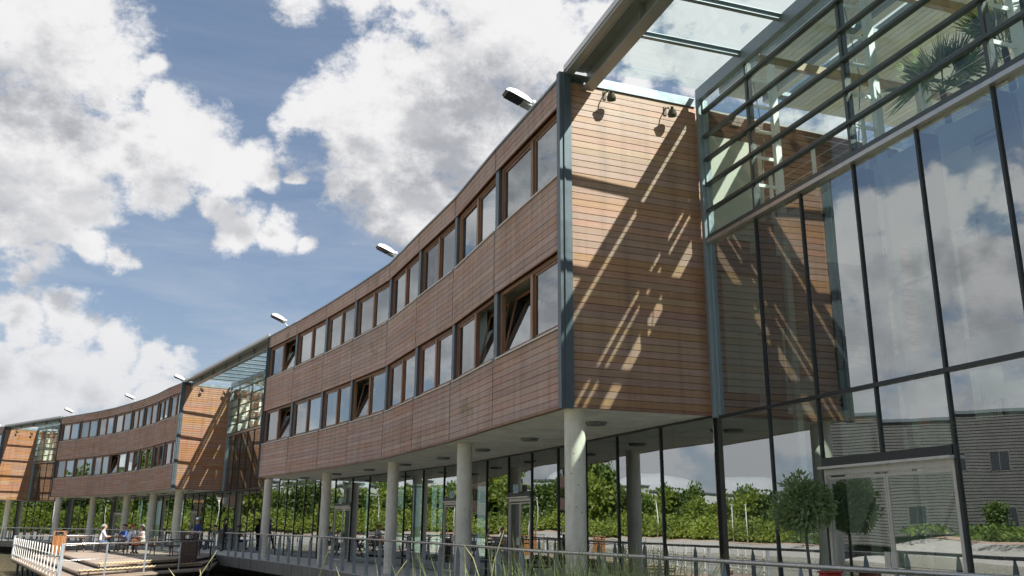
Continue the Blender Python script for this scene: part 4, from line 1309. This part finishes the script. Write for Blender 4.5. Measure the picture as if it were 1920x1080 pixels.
    for p in body.polygons:
        c = p.center; best = None
        for a, b, mm, rr in segs:
            ab = b - a; t = max(0, min(1, (c - a).dot(ab) / max(ab.length_squared, 1e-9)))
            d = (c - (a + ab * t)).length - rr * 0.8
            if best is None or d < best[0]: best = (d, mm)
        p.material_index = order.index(best[1]); p.use_smooth = True
    M = WM[root.name]
    link('body', body, M, root)
    hb = MB(); seg = 14
    cz, cy = hz + 0.185, hy + 0.005
    for i in range(6):
        pass
    vs = []; fs = []
    rings = 6
    for i in range(rings + 1):
        ph = (i / rings) * 1.75
        for k in range(seg):
            a = 2 * math.pi * k / seg
            r = 0.112 * math.sin(max(ph, 0.02)); zz = 0.115 * math.cos(ph)
            yy = r * math.sin(a) - 0.018 - (0.012 * i if math.sin(a) < 0 else -0.0)
            if math.sin(a) > 0.3 and i > 3: yy *= 0.80
            vs.append((r * math.cos(a), yy, zz + (0.045 if math.sin(a) > 0.3 and i > 3 else 0)))
    for i in range(rings):
        for k in range(seg):
            fs.append((i * seg + k, i * seg + (k + 1) % seg, (i + 1) * seg + (k + 1) % seg, (i + 1) * seg + k))
    link('hair', MB().add(vs, fs).mesh('hair', hair, True), M @ Matrix.Translation((0, cy, cz)), root)
    if hat:
        h = MB().cyl((0, 0, 0.03), (0, 0, 0.125), 0.118, 0.095, 14); h.cyl((0, 0.03, 0.025), (0, 0.03, 0.035), 0.165, 0.16, 16)
        link('hat', h.mesh('hat', hat, True), M @ Matrix.Translation((0, cy, cz)), root)
    nm = MB().add([(-0.016, 0, 0), (0.016, 0, 0), (0, 0.030, -0.004), (0, 0.0, 0.045)], [(0, 1, 2), (1, 3, 2), (3, 0, 2)])
    link('nose', nm.mesh('nose', skin), M @ Matrix.Translation((0, hy + 0.115, hz + 0.135)), root)
    em = MB()
    for s in (-1, 1):
        em.box(s * 0.034 - 0.011, s * 0.034 + 0.011, 0, 0.006, -0.005, 0.006)
    em.box(-0.022, 0.022, 0.0, 0.004, -0.078, -0.070)
    link('eyes', em.mesh('eyes', 'hair_dark'), M @ Matrix.Translation((0, hy + 0.116, hz + 0.175)), root)
    for s in (-1, 1):
        link('ear', MB().cyl((s * 0.088, 0, -0.02), (s * 0.1, -0.006, 0.03), 0.014, 0.018, 8).mesh('ear', skin, True), M @ Matrix.Translation((0, hy + 0.02, hz + 0.165)), root)
    return root


figure((-21.35, 47.05), R(-60), 'lean', 'cloth_white', 'cloth_jean', 'skin_tone', 'hair_grey', 'person in a white shirt seated with back turned at the left picnic table')
figure((-20.75, 48.85), R(150), 'lean', 'cloth_blue', 'cloth_grey', 'skin_tone', 'hair_dark', 'person in a dark blue shirt leaning over the table facing the one in white')
figure((-18.72, 44.3), R(-35), 'lean', 'cloth_pattern', 'cloth_black', 'skin_tone', 'hair_red', 'red-haired person in a pale blue blouse seated beside the orange bag')
figure((-18.55, 45.75), R(150), 'lean', 'cloth_white', 'cloth_khaki', 'skin_tone', 'hair_grey', 'person in a white top and pale hat facing the red-haired person', hat='hat_pale', sleeves=False)
figure((-17.55, 50.6), R(160), 'walk', 'cloth_navy', 'cloth_black', 'skin_tone', 'hair_dark', 'person in a navy jacket and pale cap walking past the planted tree', hat='cloth_pattern')
figure((-15.85, 50.1), R(100), 'stand', 'cloth_black', 'cloth_black', 'skin_dark', 'hair_dark', 'person all in black standing on the walkway beside the planter')
figure((-17.2, 52.6), R(120), 'sit', 'cloth_black', 'cloth_jean', 'skin_tone', 'hair_dark', 'person in black seated low between the walker and the standing one')
figure((-8.75, 44.2), R(130), 'lean', 'cloth_black', 'cloth_black', 'skin_tone', 'hair_dark', 'person in black leaning forward on the bench beside the fourth column')
figure((-8.05, 44.7), R(140), 'sit', 'cloth_black', 'cloth_grey', 'skin_tone', 'hair_dark', 'person wearing the blue backpack, seated on the pale bench')

hb = empty('handbag', (-18.15, 43.95, 0.457), R(20), 'orange leather handbag standing on the picnic bench', 'bag')
link('bag_body', boxmesh('bag_body', 'leather_orange', -0.20, 0.20, -0.08, 0.08, 0, 0.26, 0.04), WM[hb.name], hb)
link('strap', MB().tube([(-0.13, 0, 0.24), (-0.09, 0, 0.38), (0.09, 0, 0.38), (0.13, 0, 0.24)], 0.012, 6).mesh('strap', 'leather_orange', True), WM[hb.name], hb)
bp = empty('backpack', (-7.90, 44.45, 0.60), R(140), 'bright blue backpack on the back of a seated person', 'backpack')
bm2 = bmesh.new(); bmesh.ops.create_uvsphere(bm2, u_segments=14, v_segments=10, radius=1.0)
for q in bm2.verts: q.co = Vector((q.co.x * 0.19, q.co.y * 0.13, q.co.z * 0.27 + 0.25))
bme = bpy.data.meshes.new('pack_body'); bm2.to_mesh(bme); bm2.free(); bme.materials.append(MATS['backpack_blue'])
for p in bme.polygons: p.use_smooth = True
link('pack_body', bme, WM[bp.name], bp)
link('pack_pocket', boxmesh('pack_pocket', 'cloth_jean', -0.11, 0.11, -0.15, -0.11, 0.08, 0.24, 0.015), WM[bp.name], bp)
link('strap', MB().tube([(-0.06, 0.06, 0.48), (-0.07, 0.16, 0.45), (-0.07, 0.2, 0.3)], 0.014, 6).tube([(0.06, 0.06, 0.48), (0.07, 0.16, 0.45), (0.07, 0.2, 0.3)], 0.014, 6).mesh('strap', 'cloth_black', True), WM[bp.name], bp)

# ------------------------------------------------------------------ lamps
def roof_floodlight(x, y, ang, label, s=1.0):
    root = empty('roof_floodlight', (x, y, 9.84), ang, label, 'floodlight', 'floodlights along the roof edge')
    M = WM[root.name]
    # local +x points out over the lake
    link('bracket', MB().tube([(-0.1, 0, 0.0), (0.0, 0, 0.10), (0.06, 0, 0.16)], 0.022, 8).box(-0.16, -0.04, -0.06, 0.06, 0, 0.012).mesh('bracket', 'lamp_shell'), M, root)
    H = M @ Matrix.Translation((0.05, 0, 0.17)) @ Matrix.Rotation(R(-20), 4, 'Y') @ Matrix.Scale(1.12, 4)
    # shell: tapered rounded cover
    secs = [(0.0, 0.095, 0.02, 0.085), (0.06, 0.12, 0.0, 0.12), (0.20, 0.145, -0.01, 0.155), (0.40, 0.155, -0.015, 0.160), (0.52, 0.145, -0.015, 0.12), (0.58, 0.115, -0.01, 0.06)]
    vs = []; fs = []; n = 12
    for (px, w, zb, zt) in secs:
        for k in range(n + 1):
            a = math.pi * k / n
            vs.append((px, -w * math.cos(a), zb + (zt - zb) * math.sin(a) ** 0.75))
    m = n + 1
    for i in range(len(secs) - 1):
        for k in range(n):
            fs.append((i * m + k, i * m + k + 1, (i + 1) * m + k + 1, (i + 1) * m + k))
    fs.append(tuple(range(m))); fs.append(tuple(range((len(secs) - 1) * m, len(secs) * m))[::-1])
    link('shell', MB().add(vs, fs).mesh('shell', 'lamp_shell', True), H, root)
    link('gear_box', boxmesh('gear_box', 'lamp_grey', 0.0, 0.20, -0.10, 0.10, -0.055, 0.0, 0.01), H, root)
    link('lens', boxmesh('lens', 'lamp_glass_dark', 0.205, 0.545, -0.13, 0.13, -0.040, -0.012, 0.008), H, root)
    link('pivot', MB().cyl((0.0, -0.115, 0.05), (0.0, 0.115, 0.05), 0.045, n=16).mesh('pivot', 'lamp_shell', True), H, root)


fl = [((0.307, 16.636), 'over the nearest bay, closest to the corner post'), ((-3.935, 27.155), 'halfway along the nearest block'), ((-9.993, 36.968), 'at the far end of the nearest block'),
      ((-20.3, 53.3), 'beside the near corner of the middle block'), ((-26.895, 61.605), 'halfway along the middle block'), ((-35.211, 69.727), 'at the far end of the middle block'), ((-46.9, 80.1), 'on the farthest block, at the left edge of the photo')]
for (x, y), t in fl:
    nn = Vector((0, 0)); best = 1e9
    for P, N in ((P1, N1), (P2, N2), (P3, N3)):
        for p, q in zip(P, N):
            d = (Vector(p) - Vector((x, y))).length
            if d < best: best, nn = d, q
    roof_floodlight(x + nn.x * 0.12, y + nn.y * 0.12, math.atan2(-nn.y, -nn.x), 'white-topped floodlight ' + t)


def wall_spot(F, x, z, label):
    Mx = F @ Matrix.Translation((x, 0, z))
    root = bpy.data.objects.new('wall_spotlight', None); COL.objects.link(root); root.matrix_basis = Mx; WM[root.name] = Mx; root.empty_display_size = 0.1
    tag(root, label, 'spotlight', 'spotlights on the cedar end walls')
    link('bracket', MB().box(-0.03, 0.03, -0.02, 0.0, 0.02, 0.20).tube([(0, -0.02, 0.16), (0, -0.16, 0.12), (0.0, -0.20, 0.02)], 0.012, 7).mesh('bracket', 'spot_bronze'), Mx, root)
    H = Mx @ Matrix.Translation((0.02, -0.24, 0.0)) @ Matrix.Rotation(R(35), 4, 'X') @ Matrix.Rotation(R(-20), 4, 'Y')
    link('lamp_body', MB().cyl((0, 0, -0.10), (0, 0, -0.03), 0.085, 0.088, 20).cyl((0, 0, -0.03), (0, 0, 0.05), 0.088, 0.05, 20).cyl((0, 0, 0.05), (0, 0, 0.10), 0.03, 0.03, 12).mesh('lamp_body', 'spot_bronze', False), H, root)
    link('lens', MB().cyl((0, 0, -0.106), (0, 0, -0.101), 0.075, n=20).mesh('lens', 'lamp_glass_dark'), H, root)


FE1, _ = frame_of(P1[-1], inner1[-1]); FE2, _ = frame_of(P2[-1], inner2[-1]); FE3, _ = frame_of(P3[-1], inner3[-1])
wall_spot(FE1, 0.86, 9.42, 'left bronze spotlight high on the nearest sunlit end wall')
wall_spot(FE1, 2.20, 9.34, 'right bronze spotlight high on the nearest sunlit end wall')
wall_spot(FE2, 1.05, 9.42, 'left spotlight high on the end wall of the middle block')
wall_spot(FE2, 2.45, 9.34, 'right spotlight high on the end wall of the middle block')
wall_spot(FE3, 1.0, 9.42, 'left spotlight on the farthest end wall')
wall_spot(FE3, 2.3, 9.34, 'right spotlight on the farthest end wall')


def door_sign(inner, bay, half, label, blue='sign_blue'):
    F, L = frame_of(inner[bay], inner[bay + 1])
    M = F @ Matrix.Translation((L * (half + 0.5) / 2, -0.13, 2.36))
    root = bpy.data.objects.new('door_sign', None); COL.objects.link(root); root.matrix_basis = M; WM[root.name] = M
    tag(root, label, 'sign', 'small signs over the ground floor doors')
    link('sign_plate', boxmesh('sign_plate', 'sign_white', -0.17, 0.17, -0.012, 0.0, 0.0, 0.23, 0.003), M, root)
    link('sign_face', boxmesh('sign_face', blue, -0.155, 0.155, -0.016, -0.0125, 0.018, 0.212), M, root)
    mk = MB()
    mk.box(-0.12, -0.10, -0.019, -0.0165, 0.07, 0.17).box(-0.08, -0.03, -0.019, -0.0165, 0.11, 0.17).box(0.0, 0.05, -0.019, -0.0165, 0.05, 0.10).box(0.07, 0.12, -0.019, -0.0165, 0.12, 0.18).box(-0.06, 0.11, -0.019, -0.0165, 0.03, 0.045)
    link('sign_marks', mk.mesh('sign_marks', 'sign_white'), M, root)


door_sign(inner1, 5, 0, 'blue and white sign over the nearest single doorway, left of the first column')
door_sign(inner1, 3, 1, 'blue and white sign over the doorway right of the third column')
door_sign(inner1, 0, 1, 'pale blue sign over the doorway near the far end of the nearest block')

# ------------------------------------------------------------------ palms indoors
def palm(x, y, z, seed, label, h=0.9, n=9, r=0.85):
    root = empty('palm', (x, y, z), 0, label, 'palm', 'palms on the upper gallery')
    M = WM[root.name]; rnd = random.Random(seed)
    link('trunk', MB().tube([(0, 0, 0), (0.02, 0, h * 0.5), (0, 0.02, h)], [0.06, 0.05, 0.045], 8).mesh('trunk', 'bark', True), M, root)
    for k in range(n):
        a = k / n * 6.28 + rnd.uniform(-0.3, 0.3); el = rnd.uniform(0.15, 1.1)
        d = Vector((math.cos(a) * math.cos(el), math.sin(a) * math.cos(el), math.sin(el)))
        c = Vector((0, 0, h)) + d * rnd.uniform(0.25, 0.45)
        vs = []; fs = []
        sd_ = d.orthogonal().normalized(); up_ = d.cross(sd_)
        # a fan of narrow blades
        for q in range(17):
            t = (q - 8) / 8 * 1.45
            bd = (d * math.cos(t) + sd_ * math.sin(t)).normalized(); L = r * rnd.uniform(0.5, 0.68)
            wv = bd.cross(up_).normalized() * 0.026
            o = len(vs)
            dr = Vector((0, 0, -0.12 * rnd.random()))
            vs += [tuple(c - wv * 0.3), tuple(c + bd * L * 0.5 - wv), tuple(c + bd * L + dr), tuple(c + bd * L * 0.5 + wv)]
            fs.append((o, o + 1, o + 2, o + 3))
        mbf = MB().add(vs, fs); mbf.tube([(0, 0, h - 0.02), tuple(c)], 0.009, 5)
        link('frond', mbf.mesh('frond', 'leaf_palm'), M, root)


pl = [(7.9, 6.6, 'palm with wide fans, leftmost of those behind the louvred glass'), (8.95, 6.1, 'palm with drooping fans between the other two'), (9.9, 7.4, 'palm with upright fans, highest in the upper right corner')]
for i, (xx, yy, t) in enumerate(pl):
    p = F1 @ Vector((xx - 3.2, 3.3 + i * 0.1 + 0.95, 6.9))
    palm(p.x, p.y, 6.9, 20 + i, t, 0.95 + 0.15 * i, 14, 1.1)
    pot = empty('palm_pot', (p.x, p.y, 6.885), 0, ('white tapered pot of the leftmost palm', 'white tapered pot of the middle palm', 'white tapered pot of the palm in the upper right corner')[i], 'pot', 'pots of the gallery palms')
    link('pot_wall', MB().cyl((0, 0, 0), (0, 0, 0.34), 0.15, 0.2, 16).mesh('pot_wall', 'interior_white', True), WM[pot.name], pot)

for (xx, yy, zz, t) in ((4.28, 4.65, 3.15, 'starburst pendant lamp hanging lowest behind the glass above the door'), (6.0, 4.95, 6.2, 'starburst pendant lamp hanging highest behind the large panes'), (5.85, 4.35, 3.3, 'starburst pendant lamp near the right edge above the ground floor')):
    p = F1 @ Vector((xx, yy, zz)); rl = random.Random(t)
    rootp = empty('pendant_lamp', tuple(p), 0, t, 'lamp', 'starburst pendant lamps indoors')
    link('cord', MB().cyl((0, 0, 0), (0, 0, 0.34), 0.006, n=6).mesh('cord', 'interior_dark'), WM[rootp.name], rootp)
    rods = MB()
    for k in range(16):
        d = Vector((rl.gauss(0, 1), rl.gauss(0, 1), rl.gauss(0, 0.5))).normalized() * rl.uniform(0.14, 0.24)
        rods.cyl((0, 0, 0), tuple(d), 0.003, n=5); rods.cyl(tuple(d * 0.95), tuple(d * 1.12), 0.013, n=6)
    link('rods', rods.mesh('rods', 'aluminium'), WM[rootp.name], rootp)

# ------------------------------------------------------------------ far bank: trees, shrubs, buildings (seen mirrored in the glass)
def shore_r(a):
    for i in range(len(SH) - 1):
        if SH[i + 1][0] <= a <= SH[i][0]:
            t = (SH[i][0] - a) / (SH[i][0] - SH[i + 1][0]); return SH[i][1] * (1 - t) + SH[i + 1][1] * t
    return SH[-1][1]


kinds = []
for k in range(5):
    vs, fs = leaf_blob(1500, 1.0, 0.17, aspect=0.42, seed=40 + k, lumps=16, shell=0.3, zsq=(1.0, 1.15, 0.9, 1.35, 1.1)[k])
    kinds.append(MB().add(vs, fs).mesh('crown', 'leaf_bank' if k in (0, 2, 4) else 'leaf_tree_dark'))
tmesh = MB().tube([(0, 0, 0), (0.05, 0, 0.5), (0, 0.04, 1.0)], [0.09, 0.07, 0.05], 8).mesh('trunk', 'bark', True)
rt = random.Random(11)


def bank_tree(a, dr, h, w, k):
    tall = h > 8.5
    r = shore_r(a) + dr; x, y = pol(a, r)
    z = 1.0
    root = empty('bank_tree', (x, y, z), rt.random() * 6.28, 'tall leafy tree rising above the far bank, mirrored in the glass' if tall else 'low bushy tree among the undergrowth of the far bank', 'tree', 'tall trees on the far bank' if tall else 'low trees on the far bank')
    M = WM[root.name]
    link('crown', kinds[k], M @ Matrix.Translation((0, 0, h * 0.58)) @ Matrix.Diagonal((w, w, h * 0.44, 1)), root)
    link('trunk', tmesh, M @ Matrix.Diagonal((h * 0.28, h * 0.28, h * 0.55, 1)), root)


for k in range(52):
    a = -29.5 - k * 0.36 - rt.uniform(0, 0.35)
    tall = a > -39.5
    if not tall and rt.random() < 0.25: continue
    bank_tree(a, rt.uniform(14, 30), rt.uniform(9.5, 14.0) if tall else rt.uniform(3.6, 8.2), rt.uniform(3.0, 4.8) if tall else rt.uniform(2.0, 3.2), rt.randrange(5))
for k in range(20):
    a = -49 - k * 2.6 - rt.uniform(0, 1.2)
    if a > -69:
        if k % 3: continue
        bank_tree(a, rt.uniform(12, 16), rt.uniform(2.0, 3.0), rt.uniform(1.2, 1.7), rt.randrange(5)); continue
    bank_tree(a, rt.uniform(16, 30), rt.uniform(5, 9), rt.uniform(2.5, 4), rt.randrange(5))


def shrubs(name, a0, a1, n, dr0, dr1, hmin, hmax, mat, label, size=0.7):
    rnd = random.Random(hash(name) % 1000); vs = []; fs = []
    cl = []
    for k in range(n // 260):
        a = a0 + (a1 - a0) * (k + rnd.random()) / (n // 260); dr = rnd.uniform(dr0, dr1); x, y = pol(a, shore_r(a) + dr)
        cl.append((x, y, rnd.uniform(hmin, hmax), rnd.uniform(1.2, 2.4)))
    for x, y, h, w in cl:
        for _ in range(260):
            d = Vector((rnd.gauss(0, 1), rnd.gauss(0, 1), abs(rnd.gauss(0, 1)))).normalized()
            p = Vector((x, y, 0.7)) + Vector((d.x * w, d.y * w, d.z * h)) * rnd.uniform(0.65, 1.05)
            g = Vector((rnd.gauss(0, 1), rnd.gauss(0, 1), rnd.gauss(0, 1))).normalized(); s = g.orthogonal().normalized() * size * rnd.uniform(0.2, 0.45); L = size * rnd.uniform(0.4, 1.25)
            o = len(vs); vs += [tuple(p), tuple(p + g * L * 0.5 + s), tuple(p + g * L), tuple(p + g * L * 0.5 - s)]; fs.append((o, o + 1, o + 2, o + 3))
    return tag(link(name, MB().add(vs, fs).mesh(name, mat), I4), label, 'undergrowth', kind='stuff')


shrubs('bank_undergrowth', -27, -48, 84000, 10, 22, 0.9, 3.6, 'leaf_bank', 'dense sunlit green undergrowth along the far bank', 0.40)
shrubs('tall_undergrowth', -27.5, -47.5, 46000, 15, 26, 2.0, 5.2, 'leaf_tree_dark', 'darker taller scrub standing behind the sunlit undergrowth', 0.5)
shrubs('low_undergrowth', -48, -110, 16000, 10.5, 13, 0.5, 1.3, 'leaf_tree_dark', 'low dark planting along the path before the grey building', 0.45)
shrubs('waterside_plants', -48, -100, 8000, 0.8, 2.5, 0.4, 0.9, 'leaf_tree_dark', 'dark waterside plants under the path', 0.4)


def grey_building(a, dist, w, h, label, mat, nwin, storeys, siding=True, dome=False):
    x, y = pol(a, dist)
    root = empty('lakeside_building', (x, y, 0.4), -R(a) , label, 'building')
    M = WM[root.name]
    link('wall', MB().box(-w, w, 0, 14, 0, h).mesh('wall', mat), M, root)
    if siding:
        mb = MB(); z = 0.1
        while z < h:
            mb.box(-w - 0.02, w + 0.02, -0.07, 0, z, z + 0.22); z += 0.30
        tag(link('siding', mb.mesh('siding', mat), M, root), kind='stuff')
    link('roof_edge', MB().box(-w - 0.2, w + 0.2, -0.35, 14, h + 0.01, h + 0.3).mesh('roof_edge', 'steel_blue_grey'), M, root)
    rnd = random.Random(int(w))
    for s in range(storeys):
        for k in range(nwin):
            xx = -w + (k + 0.5 + rnd.uniform(-0.2, 0.2)) * 2 * w / nwin
            z = 1.2 + s * (h - 1.5) / storeys
            win = link('window', MB().box(xx - 0.75, xx + 0.75, -0.12, -0.075, z, z + 1.6).mesh('window', 'window_dark'), M, root)
            link('frame', MB().box(xx - 0.83, xx - 0.75, -0.14, -0.075, z - 0.08, z + 1.68).box(xx + 0.75, xx + 0.83, -0.14, -0.075, z - 0.08, z + 1.68).box(xx - 0.03, xx + 0.03, -0.14, -0.121, z, z + 1.6).mesh('frame', 'siding_grey' if siding else 'siding_pale'), M, win)
    if dome:
        vs = []; fs = []; n = 20
        for i in range(7):
            ph = i / 6 * math.pi / 2
            for k in range(n):
                an = 2 * math.pi * k / n
                vs.append((math.cos(an) * 11 * math.cos(ph) ** 0.6, 10 + math.sin(an) * 7 * math.cos(ph), h + 0.3 + 4.2 * math.sin(ph)))
        for i in range(6):
            for k in range(n):
                fs.append((i * n + k, i * n + (k + 1) % n, (i + 1) * n + (k + 1) % n, (i + 1) * n + k))
        link('dome', MB().add(vs, fs).mesh('dome', 'dome_grey', True), M, root)
    return root


grey_building(-62.4, 82.4, 21.5, 11.6, 'grey building with horizontal siding and scattered dark windows across the lake', 'siding_grey', 9, 2)
grey_building(-46.6, 181, 16, 8.6, 'pale building with a row of windows and a rounded grey roof above the bank', 'siding_pale', 8, 2, False, True)
grey_building(-41.5, 178, 12, 9.6, 'pale office building half hidden behind the bank trees', 'siding_pale', 6, 2, False)
for i, a in enumerate((-40.6, -43.8, -44.6)):
    x, y = pol(a, shore_r(a) + 9)
    lp = empty('lamp_post', (x, y, 0.3), 0, ('slim white lamp post on the far path, set apart', 'slim white lamp post on the far path, first of a pair', 'slim white lamp post on the far path, second of a pair')[i], 'lamp post', 'lamp posts on the far path')
    link('pole', MB().cyl((0, 0, 0), (0, 0, 5.0), 0.07, 0.05, 8).mesh('pole', 'white_paint', True), WM[lp.name], lp)
    link('lamp_head', MB().cyl((0, 0, 5.0), (0, 0, 5.25), 0.12, 0.22, 10).mesh('lamp_head', 'lamp_shell'), WM[lp.name], lp)

# ------------------------------------------------------------------ reeds and stalks in front
def blades(mb, rnd, n, cx, cy, sx, sy, h0, h1, w, zb=-1.0, lean=0.25):
    for _ in range(n):
        x = cx + rnd.gauss(0, sx); y = cy + rnd.gauss(0, sy); h = rnd.uniform(h0, h1); a = rnd.random() * 6.28; ln = rnd.uniform(0.03, lean) * h
        b = rnd.random() * 6.28; wx, wy = math.cos(b) * w, math.sin(b) * w
        vs = []; k = 5
        for i in range(k + 1):
            t = i / k; ww = (1 - t) ** 0.35
            px = x + math.cos(a) * ln * t * t; py = y + math.sin(a) * ln * t * t; pz = zb + h * (t - 0.12 * t * t * ln / h)
            vs += [(px - wx * ww, py - wy * ww, pz), (px + wx * ww, py + wy * ww, pz)]
        mb.add(vs, [(2 * i, 2 * i + 1, 2 * i + 3, 2 * i + 2) for i in range(k)])


rr = random.Random(5)
mb = MB()
blades(mb, rr, 50, 0.15, 9.3, 0.25, 0.5, 2.0, 2.50, 0.013)
blades(mb, rr, 45, -0.55, 9.3, 0.30, 0.5, 1.9, 2.35, 0.012)
blades(mb, rr, 750, 1.0, 9.0, 0.36, 0.6, 1.95, 2.42, 0.010, lean=0.45)
blades(mb, rr, 60, -1.1, 9.0, 0.25, 0.5, 1.85, 2.15, 0.008, lean=0.5)
tag(link('waterside_reeds', mb.mesh('waterside_reeds', 'leaf_reed'), I4), 'tangled green reeds and grass in front of the railing', 'reeds', kind='stuff')
# thin seed stalks
mb = MB()
for k in range(11):
    x = 1.42 + rr.gauss(0, 0.10); y = 9.4 + rr.gauss(0, 0.2); h = rr.uniform(2.05, 2.35)
    mb.tube([(x, y, -1.0), (x + 0.01, y, -1.0 + h)], 0.003, 4)
    for q in range(26):
        z = -1.0 + h - q * 0.03; a = q * 2.4
        mb.box(x + math.cos(a) * 0.008 - 0.005, x + math.cos(a) * 0.008 + 0.005, y - 0.005, y + 0.005, z, z + 0.010)
tag(link('seed_stalks', mb.mesh('seed_stalks', 'bark'), I4), 'thin upright stalks dotted with dark seed heads', 'plants', kind='stuff')
straw = [((-2.88, 8.5, 0.99), (-2.74, 8.5, 1.22), 0, 'pale dry stalk rising beside the far planter, leaning right'),
         ((-3.0, 8.2, 0.99), (-3.07, 8.2, 1.07), 0, 'short pale stalk under the front right corner of the deck, leaning left'),
         ((-2.80, 8.3, 0.98), (-2.82, 8.3, 1.06), 0, 'short upright dry stalk below the walkway edge'),
         ((-1.62, 8.0, 1.18), (-1.52, 8.0, 1.34), 0, 'pale stalk whose tip touches the railing before the seated pair'),
         ((-1.48, 8.0, 0.99), (-1.54, 8.0, 1.14), 0, 'low pale stalk leaning left beside the long bench'),
         ((-1.0, 7.8, 1.0), (-0.88, 7.8, 1.17), 0, 'broad pale leaf crossing the railing post left of the second column'),
         ((-0.14, 8.2, 1.16), (-0.05, 8.2, 1.43), 0, 'long pale stalk rising highest above the reeds'),
         ((-0.34, 8.4, 1.17), (-0.43, 8.4, 1.29), 0, 'thin stalk leaning left in front of the second column')]
for (a, b, h, t) in straw:
    s = MB(); rw = 0.0065
    d = Vector(b) - Vector(a); k0 = (a[2] + 1.0) / d.z
    foot = Vector((a[0] - d.x * k0 * 0.45, a[1], -1.0))
    pts = [foot, foot.lerp(Vector(a), 0.5) + Vector((d.x * -0.15, 0, 0)), Vector(a), Vector(a).lerp(Vector(b), 0.5), Vector(b)]
    s.tube(pts, [rw, rw * .9, rw * .8, rw * .6, rw * .15], 5)
    tag(link('dry_stalk', s.mesh('dry_stalk', 'leaf_straw', True), I4), t, 'stalk', 'dry stalks at the water edge')
